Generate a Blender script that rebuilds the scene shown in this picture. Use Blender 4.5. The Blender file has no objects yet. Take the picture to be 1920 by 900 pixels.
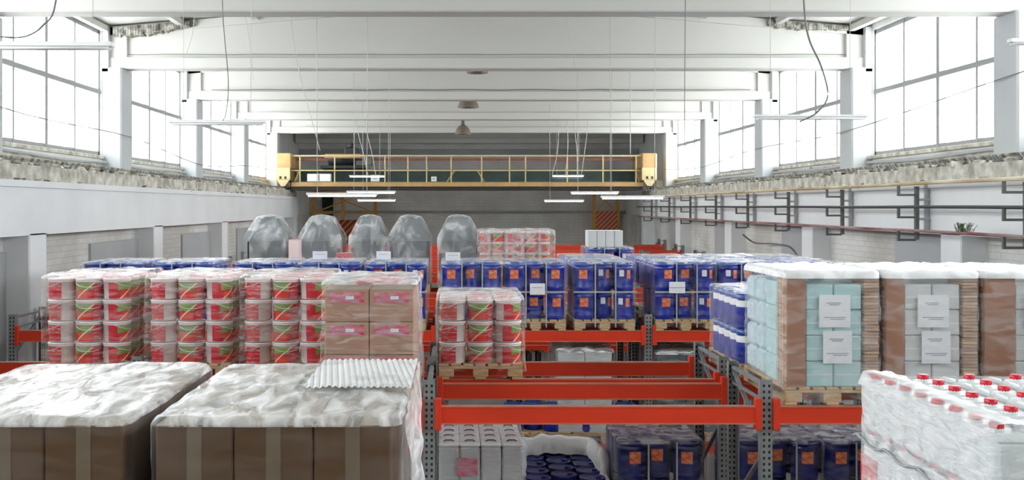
import bpy, math, random
from mathutils import Vector, noise
C = bpy.context.scene.collection
S = bpy.context.scene
random.seed(7)
# ------------------------------------------------------------------ camera, world, exposure
EYE = 5.2
F = 1898.0
cam = bpy.data.cameras.new('camera'); co = bpy.data.objects.new('camera', cam); C.objects.link(co)
co.location = (0, 0, EYE); co.rotation_euler = (math.pi/2, 0, 0)
cam.sensor_width = 36; cam.lens = 36*F/1920; cam.shift_x = (960-852)/1920; cam.shift_y = -(450-387)/1920
cam.clip_end = 200; cam.clip_start = 0.05
S.camera = co
S.view_settings.view_transform = 'Standard'; S.view_settings.look = 'None'; S.view_settings.gamma = 1
S.view_settings.use_curve_mapping = False
S.view_settings.exposure = 1.5
W = bpy.data.worlds.new('sky'); S.world = W; W.use_nodes = True
bg = W.node_tree.nodes['Background']; bg.inputs[0].default_value = (0.93, 0.97, 1.0, 1); bg.inputs[1].default_value = 4.6
S.cycles.max_bounces = 10; S.cycles.diffuse_bounces = 6; S.cycles.transparent_max_bounces = 24
S.cycles.sample_clamp_indirect = 6
ROW_Y = [14.6+5.95*k for k in range(-3, 5)]          # column and roof beam lines
WL, WR = -7.05, 8.36                                  # window planes
def portal(x, y, rz):
    l = bpy.data.lights.new('window_daylight', 'AREA'); l.shape = 'RECTANGLE'; l.size = 5.4; l.size_y = 2.5
    l.cycles.is_portal = True
    o = bpy.data.objects.new('window_daylight', l); C.objects.link(o)
    o.location = (x, y, 7.46); o.rotation_euler = (math.pi/2, 0, rz)
for y in [a+2.98 for a in ROW_Y[:-1]]:
    portal(WL-.12, y, -math.pi/2); portal(WR+.12, y, math.pi/2)

# ------------------------------------------------------------------ helpers
class MB:
    def __init__(s): s.v = []; s.f = []; s.m = []; s.sm = []; s.uv = {}
    def add(s, vs, fs, mi=0, smooth=False, uvs=None):
        n = len(s.v); s.v += [tuple(p) for p in vs]
        for k, f in enumerate(fs):
            if uvs: s.uv[len(s.f)] = uvs[k]
            s.f.append(tuple(i+n for i in f)); s.m.append(mi); s.sm.append(smooth)
        return s
    def box(s, x0, x1, y0, y1, z0, z1, mi=0):
        vs = [(x0,y0,z0),(x1,y0,z0),(x1,y1,z0),(x0,y1,z0),(x0,y0,z1),(x1,y0,z1),(x1,y1,z1),(x0,y1,z1)]
        return s.add(vs, [(0,3,2,1),(4,5,6,7),(0,1,5,4),(1,2,6,5),(2,3,7,6),(3,0,4,7)], mi)
    def cbox(s, x0, x1, y0, y1, z0, z1, c=.01, mi=0):      # chamfered box
        vs = []
        for sx in (0,1):
            for sy in (0,1):
                for sz in (0,1):
                    X = (x0,x1)[sx]; Y = (y0,y1)[sy]; Z = (z0,z1)[sz]
                    dx = c if sx == 0 else -c; dy = c if sy == 0 else -c; dz = c if sz == 0 else -c
                    vs += [(X, Y+dy, Z+dz), (X+dx, Y, Z+dz), (X+dx, Y+dy, Z)]
        def I(a, b, c_, k): return ((a*2+b)*2+c_)*3+k
        fs = []
        fs.append((I(0,0,0,0),I(0,0,1,0),I(0,1,1,0),I(0,1,0,0))); fs.append((I(1,0,0,0),I(1,1,0,0),I(1,1,1,0),I(1,0,1,0)))
        fs.append((I(0,0,0,1),I(1,0,0,1),I(1,0,1,1),I(0,0,1,1))); fs.append((I(0,1,0,1),I(0,1,1,1),I(1,1,1,1),I(1,1,0,1)))
        fs.append((I(0,0,0,2),I(0,1,0,2),I(1,1,0,2),I(1,0,0,2))); fs.append((I(0,0,1,2),I(1,0,1,2),I(1,1,1,2),I(0,1,1,2)))
        for a in (0,1):
            for b in (0,1):
                fs.append((I(a,b,0,0),I(a,b,0,1),I(a,b,1,1),I(a,b,1,0)))
                fs.append((I(a,0,b,0),I(a,0,b,2),I(a,1,b,2),I(a,1,b,0)))
                fs.append((I(0,a,b,1),I(0,a,b,2),I(1,a,b,2),I(1,a,b,1)))
                for c_ in (0,1): fs.append((I(a,b,c_,0),I(a,b,c_,1),I(a,b,c_,2)))
        return s.add(vs, fs, mi)
    def bar(s, p, q, w, d=None, mi=0):                     # square bar between two points
        p = Vector(p); q = Vector(q); d = d or w; t = (q-p).normalized()
        u = t.cross(Vector((0,0,1)))
        if u.length < .01: u = Vector((1,0,0))
        u.normalize(); v = t.cross(u)
        vs = [e+u*a*w/2+v*b*d/2 for e in (p,q) for a, b in ((-1,-1),(1,-1),(1,1),(-1,1))]
        return s.add(vs, [(0,1,2,3),(7,6,5,4),(0,4,5,1),(1,5,6,2),(2,6,7,3),(3,7,4,0)], mi)
    def lathe(s, prof, cx=0, cy=0, n=16, mi=0, smooth=True, cap0=True, cap1=True, mis=None):
        k = len(prof)
        vs = [(cx+r*math.cos(2*math.pi*i/n), cy+r*math.sin(2*math.pi*i/n), z) for r, z in prof for i in range(n)]
        base = len(s.v); s.v += vs
        for j in range(k-1):
            for i in range(n):
                s.f.append((base+j*n+i, base+j*n+(i+1)%n, base+(j+1)*n+(i+1)%n, base+(j+1)*n+i))
                s.m.append(mis[j] if mis else mi); s.sm.append(smooth)
        if cap0: s.f.append(tuple(base+n-1-i for i in range(n))); s.m.append(mi); s.sm.append(False)
        if cap1: s.f.append(tuple(base+(k-1)*n+i for i in range(n))); s.m.append(mis[-1] if mis else mi); s.sm.append(False)
        return s
    def tube(s, pts, r, n=6, mi=0):
        pts = [Vector(p) for p in pts]; k = len(pts); base = len(s.v)
        for j, p in enumerate(pts):
            t = (pts[min(j+1,k-1)]-pts[max(j-1,0)]).normalized()
            u = t.cross(Vector((0,0,1)))
            if u.length < .05: u = t.cross(Vector((0,1,0)))
            u.normalize(); v = t.cross(u)
            s.v += [tuple(p+u*r*math.cos(2*math.pi*i/n)+v*r*math.sin(2*math.pi*i/n)) for i in range(n)]
        for j in range(k-1):
            for i in range(n):
                s.f.append((base+j*n+i, base+(j+1)*n+i, base+(j+1)*n+(i+1)%n, base+j*n+(i+1)%n)); s.m.append(mi); s.sm.append(True)
        s.f.append(tuple(base+i for i in range(n))); s.m.append(mi); s.sm.append(False)
        s.f.append(tuple(base+(k-1)*n+n-1-i for i in range(n))); s.m.append(mi); s.sm.append(False)
        return s
    def arc(s, r, a0, a1, z0, z1, n=8, mi=0, r1=None):     # curved patch with UVs
        r1 = r1 or r; base = len(s.v)
        for i in range(n+1):
            a = a0+(a1-a0)*i/n
            s.v += [(r*math.cos(a), r*math.sin(a), z0), (r1*math.cos(a), r1*math.sin(a), z1)]
        for i in range(n):
            b = base+2*i; s.uv[len(s.f)] = [(i/n,0),((i+1)/n,0),((i+1)/n,1),(i/n,1)]
            s.f.append((b, b+2, b+3, b+1)); s.m.append(mi); s.sm.append(True)
        return s
    def build(s, name, mats, parent=None, loc=None):
        me = bpy.data.meshes.new(name); me.from_pydata(s.v, [], s.f)
        if not isinstance(mats, (list, tuple)): mats = [mats]
        for m in mats: me.materials.append(m)
        me.polygons.foreach_set('material_index', s.m); me.polygons.foreach_set('use_smooth', s.sm)
        if s.uv:
            ul = me.uv_layers.new(name='UVMap')
            for fi, us in s.uv.items():
                st = me.polygons[fi].loop_start
                for k, u in enumerate(us): ul.data[st+k].uv = u
        me.update()
        o = bpy.data.objects.new(name, me); C.objects.link(o)
        if parent: o.parent = parent
        if loc: o.location = loc
        return o
def tag(o, label=None, cat=None, group=None, kind=None):
    if label: o['label'] = label
    if cat: o['category'] = cat
    if group: o['group'] = group
    if kind: o['kind'] = kind
    return o
def empty(name, loc=(0,0,0), rz=0):
    o = bpy.data.objects.new(name, None); C.objects.link(o); o.location = loc; o.rotation_euler = (0,0,rz); return o
KIDS = {}
def clone(src, loc, rz=0, label=None, group=None, cat=None):
    if src.name not in KIDS: KIDS[src.name] = [(c, list(c.children)) for c in src.children]
    r = src.copy(); C.objects.link(r); r.location = loc; r.rotation_euler = (0,0,rz)
    for ch, gs in KIDS[src.name]:
        c = ch.copy(); C.objects.link(c); c.parent = r
        for g in gs:
            d = g.copy(); C.objects.link(d); d.parent = c
    return tag(r, label, cat, group)
USED = set()
def put(src, loc, rz, label, group):
    if src.name not in USED:
        USED.add(src.name); KIDS[src.name] = [(c, list(c.children)) for c in src.children]
        src.location = loc; src.rotation_euler = (0,0,rz); return tag(src, label, None, group)
    return clone(src, loc, rz, label, group)

# ------------------------------------------------------------------ materials
def srgb(c):
    return tuple(((x/255)/12.92 if x/255 <= .04045 else ((x/255+.055)/1.055)**2.4) for x in c)
def mat(name, col, rough=.5, metal=0, var=.0, vs=6, bump=0, bs=40, stretch=(1,1,1), col2=None, spec=.5):
    m = bpy.data.materials.new(name); m.use_nodes = True; nt = m.node_tree; N = nt.nodes; L = nt.links
    p = N['Principled BSDF']; c = srgb(col); p.inputs['Roughness'].default_value = rough; p.inputs['Metallic'].default_value = metal
    p.inputs['Specular IOR Level'].default_value = spec
    tc = N.new('ShaderNodeTexCoord'); mp = N.new('ShaderNodeMapping'); mp.inputs['Scale'].default_value = stretch
    L.new(tc.outputs['Object'], mp.inputs[0])
    if var or col2:
        n = N.new('ShaderNodeTexNoise'); n.inputs['Scale'].default_value = vs; n.inputs['Detail'].default_value = 5
        L.new(mp.outputs[0], n.inputs[0])
        r = N.new('ShaderNodeValToRGB'); r.color_ramp.elements[0].position = .35; r.color_ramp.elements[1].position = .65
        a = tuple(x*(1-var) for x in c) if not col2 else srgb(col2)
        r.color_ramp.elements[0].color = (*a, 1); r.color_ramp.elements[1].color = (*c, 1)
        L.new(n.outputs[0], r.inputs[0]); L.new(r.outputs[0], p.inputs['Base Color'])
    else: p.inputs['Base Color'].default_value = (*c, 1)
    if bump:
        n2 = N.new('ShaderNodeTexNoise'); n2.inputs['Scale'].default_value = bs; n2.inputs['Detail'].default_value = 4
        L.new(mp.outputs[0], n2.inputs[0]); b = N.new('ShaderNodeBump'); b.inputs['Strength'].default_value = bump; b.inputs['Distance'].default_value = .02
        L.new(n2.outputs[0], b.inputs['Height']); L.new(b.outputs[0], p.inputs['Normal'])
    return m
def brick_mat(name, c1, c2, cm, sc=1.0, axis='x', rough=.8, stain=.72):
    m = mat(name, c1, rough); nt = m.node_tree; N = nt.nodes; L = nt.links; p = N['Principled BSDF']
    tc = N.new('ShaderNodeTexCoord'); sp = N.new('ShaderNodeSeparateXYZ'); cb = N.new('ShaderNodeCombineXYZ')
    L.new(tc.outputs['Object'], sp.inputs[0]); L.new(sp.outputs['X' if axis == 'x' else 'Y'], cb.inputs[0]); L.new(sp.outputs['Z'], cb.inputs[1])
    b = N.new('ShaderNodeTexBrick'); L.new(cb.outputs[0], b.inputs[0]); b.inputs['Scale'].default_value = 1/sc
    b.inputs['Brick Width'].default_value = .5; b.inputs['Row Height'].default_value = .16; b.inputs['Mortar Size'].default_value = .008
    b.inputs['Color1'].default_value = (*srgb(c1),1); b.inputs['Color2'].default_value = (*srgb(c2),1); b.inputs['Mortar'].default_value = (*srgb(cm),1)
    n = N.new('ShaderNodeTexNoise'); n.inputs['Scale'].default_value = .7; n.inputs['Detail'].default_value = 7; L.new(tc.outputs['Object'], n.inputs[0])
    r = N.new('ShaderNodeValToRGB'); r.color_ramp.elements[0].position = .38; r.color_ramp.elements[1].position = .6
    r.color_ramp.elements[0].color = (stain,stain*.99,stain*.95,1); r.color_ramp.elements[1].color = (1,1,1,1); L.new(n.outputs[0], r.inputs[0])
    mx = N.new('ShaderNodeMix'); mx.data_type = 'RGBA'; mx.blend_type = 'MULTIPLY'; mx.inputs[0].default_value = 1
    L.new(b.outputs[0], mx.inputs[6]); L.new(r.outputs[0], mx.inputs[7]); L.new(mx.outputs[2], p.inputs['Base Color'])
    bp = N.new('ShaderNodeBump'); bp.inputs['Strength'].default_value = .4; bp.inputs['Distance'].default_value = .02
    L.new(b.outputs[1], bp.inputs['Height']); bp.invert = True; L.new(bp.outputs[0], p.inputs['Normal'])
    return m
def film_mat(name, lo, hi, sc=5, stretch=(1,1,1), p0=.4, p1=.62, rough=.15, bump=.6, tint=(.95,.96,.97), rot=0):
    m = bpy.data.materials.new(name); m.use_nodes = True; nt = m.node_tree; N = nt.nodes; L = nt.links
    p = N['Principled BSDF']; out = N['Material Output']
    p.inputs['Base Color'].default_value = (*tint, 1); p.inputs['Roughness'].default_value = rough
    tr = N.new('ShaderNodeBsdfTransparent'); tr.inputs[0].default_value = (.985,.985,.985,1)
    mx = N.new('ShaderNodeMixShader'); tc = N.new('ShaderNodeTexCoord'); mp = N.new('ShaderNodeMapping'); mp.inputs['Scale'].default_value = stretch
    L.new(tc.outputs['Object'], mp.inputs[0])
    mp.inputs['Rotation'].default_value = (0,0,rot)
    n = N.new('ShaderNodeTexNoise'); n.inputs['Scale'].default_value = sc; n.inputs['Detail'].default_value = 4; n.inputs['Distortion'].default_value = .7
    L.new(mp.outputs[0], n.inputs[0])
    mr = N.new('ShaderNodeMapRange'); mr.inputs[1].default_value = p0; mr.inputs[2].default_value = p1; mr.inputs[3].default_value = lo; mr.inputs[4].default_value = hi
    L.new(n.outputs[0], mr.inputs[0])
    lw = N.new('ShaderNodeLayerWeight'); lw.inputs[0].default_value = .5
    pw = N.new('ShaderNodeMath'); pw.operation = 'POWER'; pw.inputs[1].default_value = 3.5; L.new(lw.outputs['Facing'], pw.inputs[0])
    ml = N.new('ShaderNodeMath'); ml.operation = 'MULTIPLY'; ml.inputs[1].default_value = .35; L.new(pw.outputs[0], ml.inputs[0])
    ad = N.new('ShaderNodeMath'); ad.operation = 'ADD'; ad.use_clamp = True; L.new(mr.outputs[0], ad.inputs[0]); L.new(ml.outputs[0], ad.inputs[1]); L.new(ad.outputs[0], mx.inputs[0])
    b = N.new('ShaderNodeBump'); b.inputs['Strength'].default_value = bump; b.inputs['Distance'].default_value = .02
    L.new(n.outputs[0], b.inputs['Height']); L.new(b.outputs[0], p.inputs['Normal'])
    L.new(tr.outputs[0], mx.inputs[1]); L.new(p.outputs[0], mx.inputs[2]); L.new(mx.outputs[0], out.inputs[0])
    return m
def label_mat(name, base, band, flip=False):      # printed bucket label: red with a green panel, pale diagonal stroke
    m = mat(name, base, .35); nt = m.node_tree; N = nt.nodes; L = nt.links; p = N['Principled BSDF']
    uv = N.new('ShaderNodeUVMap'); sp = N.new('ShaderNodeSeparateXYZ'); L.new(uv.outputs[0], sp.inputs[0])
    def math_(op, a, b=None):
        q = N.new('ShaderNodeMath'); q.operation = op
        for i, x in enumerate((a, b)):
            if x is None: continue
            if isinstance(x, (int, float)): q.inputs[i].default_value = x
            else: L.new(x, q.inputs[i])
        return q.outputs[0]
    n = N.new('ShaderNodeTexNoise'); n.inputs['Scale'].default_value = 7; L.new(uv.outputs[0], n.inputs[0])
    def mixc(f, a, bcol):
        x = N.new('ShaderNodeMix'); x.data_type = 'RGBA'; L.new(f, x.inputs[0]); L.new(a, x.inputs[6]); x.inputs[7].default_value = (*srgb(bcol),1); return x.outputs[2]
    rgb = N.new('ShaderNodeRGB'); rgb.outputs[0].default_value = (*srgb(base),1)
    u = sp.outputs[0]; v = sp.outputs[1]; nv = math_('MULTIPLY', math_('SUBTRACT', n.outputs[0], .5), .5)
    vv = math_('ADD', v, nv)
    f1 = math_('MULTIPLY', math_('GREATER_THAN', vv, .55), math_('MULTIPLY', math_('GREATER_THAN', u, .2), math_('LESS_THAN', u, .62)))
    c1 = mixc(f1, rgb.outputs[0], band)
    f2 = math_('MULTIPLY', math_('LESS_THAN', vv, .42), math_('MULTIPLY', math_('GREATER_THAN', u, .25), math_('LESS_THAN', u, .6)))
    c2 = mixc(f2, c1, (222, 66, 50))
    d = math_('ABSOLUTE', math_('SUBTRACT', math_('SUBTRACT', math_('MULTIPLY', u, 2.4), .6), v))
    c3 = mixc(math_('LESS_THAN', d, .05), c2, (236, 222, 190))
    d4 = math_('MULTIPLY', math_('GREATER_THAN', u, .66), math_('GREATER_THAN', math_('SINE', math_('MULTIPLY', vv, 26)), .7))
    L.new(mixc(d4, c3, (205, 150, 150)), p.inputs['Base Color'])
    return m
def stripe_mat(name, a, b, sc):
    m = mat(name, a, .6); nt = m.node_tree; N = nt.nodes; L = nt.links; p = N['Principled BSDF']
    tc = N.new('ShaderNodeTexCoord'); w = N.new('ShaderNodeTexWave'); w.bands_direction = 'DIAGONAL'; w.inputs['Scale'].default_value = sc
    mp = N.new('ShaderNodeMapping'); mp.inputs['Scale'].default_value = (1,0,-1); L.new(tc.outputs['Object'], mp.inputs[0]); L.new(mp.outputs[0], w.inputs[0])
    r = N.new('ShaderNodeValToRGB'); r.color_ramp.interpolation = 'CONSTANT'; r.color_ramp.elements[0].color = (*srgb(a),1)
    r.color_ramp.elements[1].position = .5; r.color_ramp.elements[1].color = (*srgb(b),1); L.new(w.outputs[0], r.inputs[0]); L.new(r.outputs[0], p.inputs['Base Color'])
    return m
M = {}
M['plaster'] = mat('white plaster', (234,235,232), .8, var=.10, vs=1.1, bump=.25, bs=6)
M['plaster_cool'] = mat('white painted concrete', (230,233,234), .75, var=.08, vs=.8, bump=.15, bs=5)
M['colpaint'] = mat('grey white column paint', (190,194,196), .8, var=.08, vs=.8, bump=.15, bs=5)
M['beamwhite'] = mat('white painted beam', (202,202,196), .8, var=.06, vs=.6, bump=.12, bs=3, stretch=(.4,1,1))
M['ceil'] = mat('ceiling concrete', (206,206,200), .85, var=.18, vs=1.5, bump=.3, bs=8)
M['crumble'] = mat('crumbled concrete', (178,176,166), .95, col2=(84,82,76), vs=9, bump=1, bs=14)
M['dust'] = mat('dusty ledge', (216,214,205), .95, col2=(158,154,140), vs=5, bump=.8, bs=10)
M['brick_l'] = brick_mat('white brick side', (226,226,222), (217,217,213), (196,196,190), .62, 'y')
M['brick_b'] = brick_mat('grey brick end', (238,237,234), (234,233,230), (216,215,212), .9, 'x', stain=.86)
M['greywall'] = mat('grey painted wall', (176,179,180), .8, var=.12, vs=.8)
M['floor'] = mat('grey concrete floor', (120,120,118), .6, var=.25, vs=1.2)
M['winframe'] = mat('grey window steel', (150,152,152), .6)
M['glass'] = film_mat('window glass', .05, .10, 1, rough=.05, bump=0)
M['orange'] = mat('orange rack beam', (222,56,20), .45, var=.12, vs=3, stretch=(.3,1,1))
M['lip'] = mat('pale beam edge', (196,120,96), .5, var=.2, vs=8)  # paler strips along the top and bottom of each beam
M['galv'] = mat('galvanised steel', (150,156,156), .45, metal=.35, var=.22, vs=12)
M['hole'] = mat('dark slot', (30,30,30), .9)
M['wood'] = mat('pallet wood', (206,176,132), .8, var=.3, vs=7, stretch=(1,5,5))
M['card'] = mat('shade-darkened brown cardboard', (98,73,50), .85, var=.10, vs=4, stretch=(1,1,7))  # carton sides darkened, shade of the near fronts put into the colour
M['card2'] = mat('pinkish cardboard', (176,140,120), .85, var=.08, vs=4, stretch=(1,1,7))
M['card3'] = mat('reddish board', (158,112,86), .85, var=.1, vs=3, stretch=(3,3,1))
M['cardtop'] = mat('toplit pale cardboard', (170,158,140), .85, var=.06, vs=3)  # flap tops left paler than the sides, light from above painted in
M['cardedge'] = mat('layered cardboard edge', (206,178,152), .9, col2=(150,116,92), vs=7, stretch=(.6,.6,6), bump=.6, bs=10)
M['tape'] = mat('clear parcel tape', (116,100,80), .35)
M['shadowgap'] = mat('dark gap', (40,34,30), .9)
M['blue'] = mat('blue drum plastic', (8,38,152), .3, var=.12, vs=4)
M['bluelid'] = mat('blue lid with sky sheen', (46,84,160), .25, bump=.1, bs=8)  # blue lightened to paint in the sky reflected on drum tops
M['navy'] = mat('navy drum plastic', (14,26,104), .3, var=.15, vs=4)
M['redlab'] = mat('red square label', (214,58,40), .5, col2=(222,150,80), vs=30)
M['whitelab'] = mat('white paper label', (226,228,232), .6)
M['whiteplastic'] = mat('white plastic', (232,230,228), .35, var=.04, vs=8)
M['pinklid'] = mat('white pink bucket lid', (240,222,220), .3, var=.06, vs=8)
M['redlid'] = mat('red lid print', (236,72,74), .35, var=.25, vs=9)
M['lab'] = label_mat('bucket label', (204,44,58), (132,160,84))
M['lab2'] = label_mat('bucket label faded', (196,92,88), (140,160,110))
M['cartlab'] = mat('red carton print', (206,62,72), .5, col2=(190,150,170), vs=14, stretch=(1,1,2))
M['jug'] = mat('translucent white jug', (226,232,233), .3, var=.04, vs=6)
M['cap'] = mat('red cap', (206,30,52), .35)
M['grey'] = mat('dark grey tank', (104,114,118), .35, var=.25, vs=6)
M['tankseam'] = mat('black tank seam', (34,36,38), .4)
M['pale_blue'] = mat('pale blue pack', (188,216,222), .5, var=.12, vs=7)
M['teal_box'] = mat('pale teal box', (176,212,214), .6, var=.08, vs=5)
M['pale_box'] = mat('pale grey box', (206,210,210), .6, var=.08, vs=5)
M['ink'] = mat('faded ink', (120,120,132), .7)
M['yellow'] = mat('crane yellow', (196,160,106), .5, var=.2, vs=3)
M['cream'] = mat('cream steel', (216,200,150), .5, var=.1, vs=5)
M['cgreen'] = mat('dark green crane girder', (58,76,72), .6, var=.3, vs=2)
M['rust'] = mat('dull red rail', (150,86,72), .6, var=.2, vs=4)
M['black'] = mat('black machine', (38,38,40), .5)
M['tower'] = mat('ochre tower steel', (226,168,80), .5, var=.2, vs=5)
M['dgreen'] = mat('dark green cloth', (38,60,52), .8, var=.4, vs=8)
M['str1'] = stripe_mat('orange black stripes', (226,110,54), (96,56,40), 2.2)
M['str2'] = stripe_mat('red white stripes', (196,70,50), (206,160,130), 3.0)
M['lampw'] = mat('white lamp housing', (236,238,238), .35)
M['tubelight'] = mat('lit lamp tube', (245,247,250), .3)
_p = M['tubelight'].node_tree.nodes['Principled BSDF']; _p.inputs['Emission Color'].default_value = (1,.98,.94,1); _p.inputs['Emission Strength'].default_value = 2.5
M['bell'] = mat('enamel bell lamp', (128,116,102), .45, var=.15, vs=8)
M['darkpipe'] = mat('dark green pipe', (58,66,62), .5, var=.2, vs=3)
M['redpipe'] = mat('dark red pipe', (132,70,76), .5, col2=(168,150,146), vs=1.2)  # pale stretches paint uneven exposure along the red
M['creampipe'] = mat('cream pipe', (216,206,176), .5, col2=(170,146,104), vs=1.0)
M['bracket'] = mat('grey bracket steel', (100,104,100), .6, var=.2, vs=5)
M['bracket2'] = mat('pale bracket steel', (166,170,172), .6)
M['wire'] = mat('cable', (110,110,108), .6)
M['wirel'] = mat('pale wire', (186,186,182), .6)
M['film'] = film_mat('stretch film', .0, .22, 5, (1,1,5), .45, .68)
M['filmside'] = film_mat('clear carton film', .0, .04, 5, (1,1,4), rough=.3)
M['filmtop'] = film_mat('crumpled film on top', .08, .78, 6, (2.2,.7,1), .36, .7, rough=.2, bump=.6, rot=.5)
M['filmwhite'] = film_mat('cloudy film', .2, .65, 5, (1,1,3), rough=.3, bump=.8)
M['filmbt'] = film_mat('bucket top film', .12, .6, 6, (1,1,1), .45, .65, rough=.2, bump=.5)
M['filmfar'] = film_mat('dusty far film', .08, .4, 4, (1,1,2), tint=(.9,.84,.83))
M['filmmilk'] = film_mat('milky top film', .75, .97, 4, (1,1,1), rough=.35, bump=.9)
M['filmdrum'] = film_mat('thin drum film', .0, .08, 6, (1,1,4))
M['filmlid'] = film_mat('drum top film', .04, .42, 7, (1,1,1), .45, .62)
M['cover'] = mat('white crumpled plastic sheet', (218,222,222), .35, var=.08, vs=5, bump=1, bs=9)
M['leaf'] = mat('small green plant', (92,110,70), .8)

# ------------------------------------------------------------------ the hall
Y0, Y1 = -5.0, 46.0
XL, XR = -6.0, 7.15                 # inner faces of lower columns and crane beams
tag(MB().box(-7.6,9.0,Y0,Y1+.4,-.2,0).build('floor', M['floor']), 'grey concrete warehouse floor far below the racks', kind='structure')
RIDGE = .65
def roof_z(x): return 8.80+max(0,(7.7-abs(x-RIDGE)))/12
mb = MB()
for y0, y1 in [(Y0,Y1+.4)]:
    for a, b in ((-7.6,RIDGE),(RIDGE,8.9)):
        vs = [(a,y0,roof_z(a)),(b,y0,roof_z(b)),(b,y1,roof_z(b)),(a,y1,roof_z(a))]
        vs += [(x,y,z+.25) for x,y,z in vs]
        mb.add(vs, [(0,1,2,3),(7,6,5,4),(0,4,5,1),(1,5,6,2),(2,6,7,3),(3,7,4,0)])
for k in range(11):
    x = -7.0+1.5*k
    if x < 8.7: mb.box(x-.06,x+.06,Y0,Y1,roof_z(x)-.1,roof_z(x)+.02)
tag(mb.build('ceiling', M['ceil']), 'pale ribbed concrete roof slabs above the girders', kind='structure')
# damaged strips of roof slab above the first beams
def patch(x0,x1,y,h,seed,label):
    mb = MB(); random.seed(seed); n = int((x1-x0)/.05)
    for i in range(n):
        x = x0+(x1-x0)*i/n; z = roof_z(x); t = min(1, 1.4*(1-i/n)+.15)
        hh = h*t*random.uniform(.6,1.1)
        mb.cbox(x, x+.055, y-.02*random.random(), y+.3, z-.1-hh, z-.02, .01)
    tag(mb.build('roof_rubble', M['crumble']), label, kind='structure')
patch(-6.85,-5.2,20.3,.14,3,'dark crumbled concrete edge of roof slab at upper left')
patch(6.3,7.9,20.3,.07,4,'crumbled concrete edge of roof slab at upper right')
for i, y in enumerate(ROW_Y+[44.45]):
    mb = MB(); xa, xb = -6.95, 8.25
    for w, zt, zb in ((.44,None,7.97),):
        mb.cbox(xa,xb,y-w/2,y+w/2,7.97,8.2,.02)
    yw = .09
    vs = []
    for yy in (y-yw, y+yw):
        vs += [(xa,yy,8.18),(xb,yy,8.18),(xb,yy,roof_z(xb)+.02),(RIDGE,yy,roof_z(RIDGE)+.02),(xa,yy,roof_z(xa)+.02)]
    mb.add(vs, [(0,1,2,3,4),(9,8,7,6,5),(0,5,6,1),(1,6,7,2),(2,7,8,3),(3,8,9,4),(4,9,5,0)])
    for a, b in ((xa,RIDGE),(RIDGE,xb)):      # sloping top flange
        za, zb = roof_z(a)-.16, roof_z(b)-.16
        v = [(a,y-.17,za),(b,y-.17,zb),(b,y+.17,zb),(a,y+.17,za)]; v += [(p[0],p[1],p[2]+.17) for p in v]
        mb.add(v, [(0,3,2,1),(4,5,6,7),(0,1,5,4),(1,2,6,5),(2,3,7,6),(3,0,4,7)])
    mb.box(xa,xa+.35,y-.17,y+.17,8.1,roof_z(xa)); mb.box(xb-.35,xb,y-.17,y+.17,8.1,roof_z(xb))
    tag(mb.build('roof_beam', M['beamwhite']), 'white concrete roof girder spanning between the side columns', kind='structure', group='roof girders')
# columns
for i, y in enumerate(ROW_Y):
    for side in (0,1):
        mb = MB(); xi, xo = ((-6.66,-7.15) if side == 0 else (7.95,8.42))
        a, b = min(xi,xo), max(xi,xo)
        mb.cbox(a,b,y-.3,y+.35,5.5,7.99,.03)
        ou = (-7.15,-6.93) if side == 0 else (8.23,8.45); mb.box(ou[0],ou[1],y-.3,y+.35,7.9,roof_z(ou[0] if side == 0 else ou[1])-.01)
        li, lo = ((XL,-6.45) if side == 0 else (XR,7.6)); a, b = min(li,lo), max(li,lo)
        mb.cbox(a+(.003 if side==0 else 0),b,y-.3,y+.3,0,4.83,.02,1)
        # pipe clamps / small steps on the upper column
        tag(mb.build('column', [M['colpaint'],M['plaster_cool']]), 'white concrete column under a roof girder beside the windows', kind='structure', group='side columns')
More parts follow.
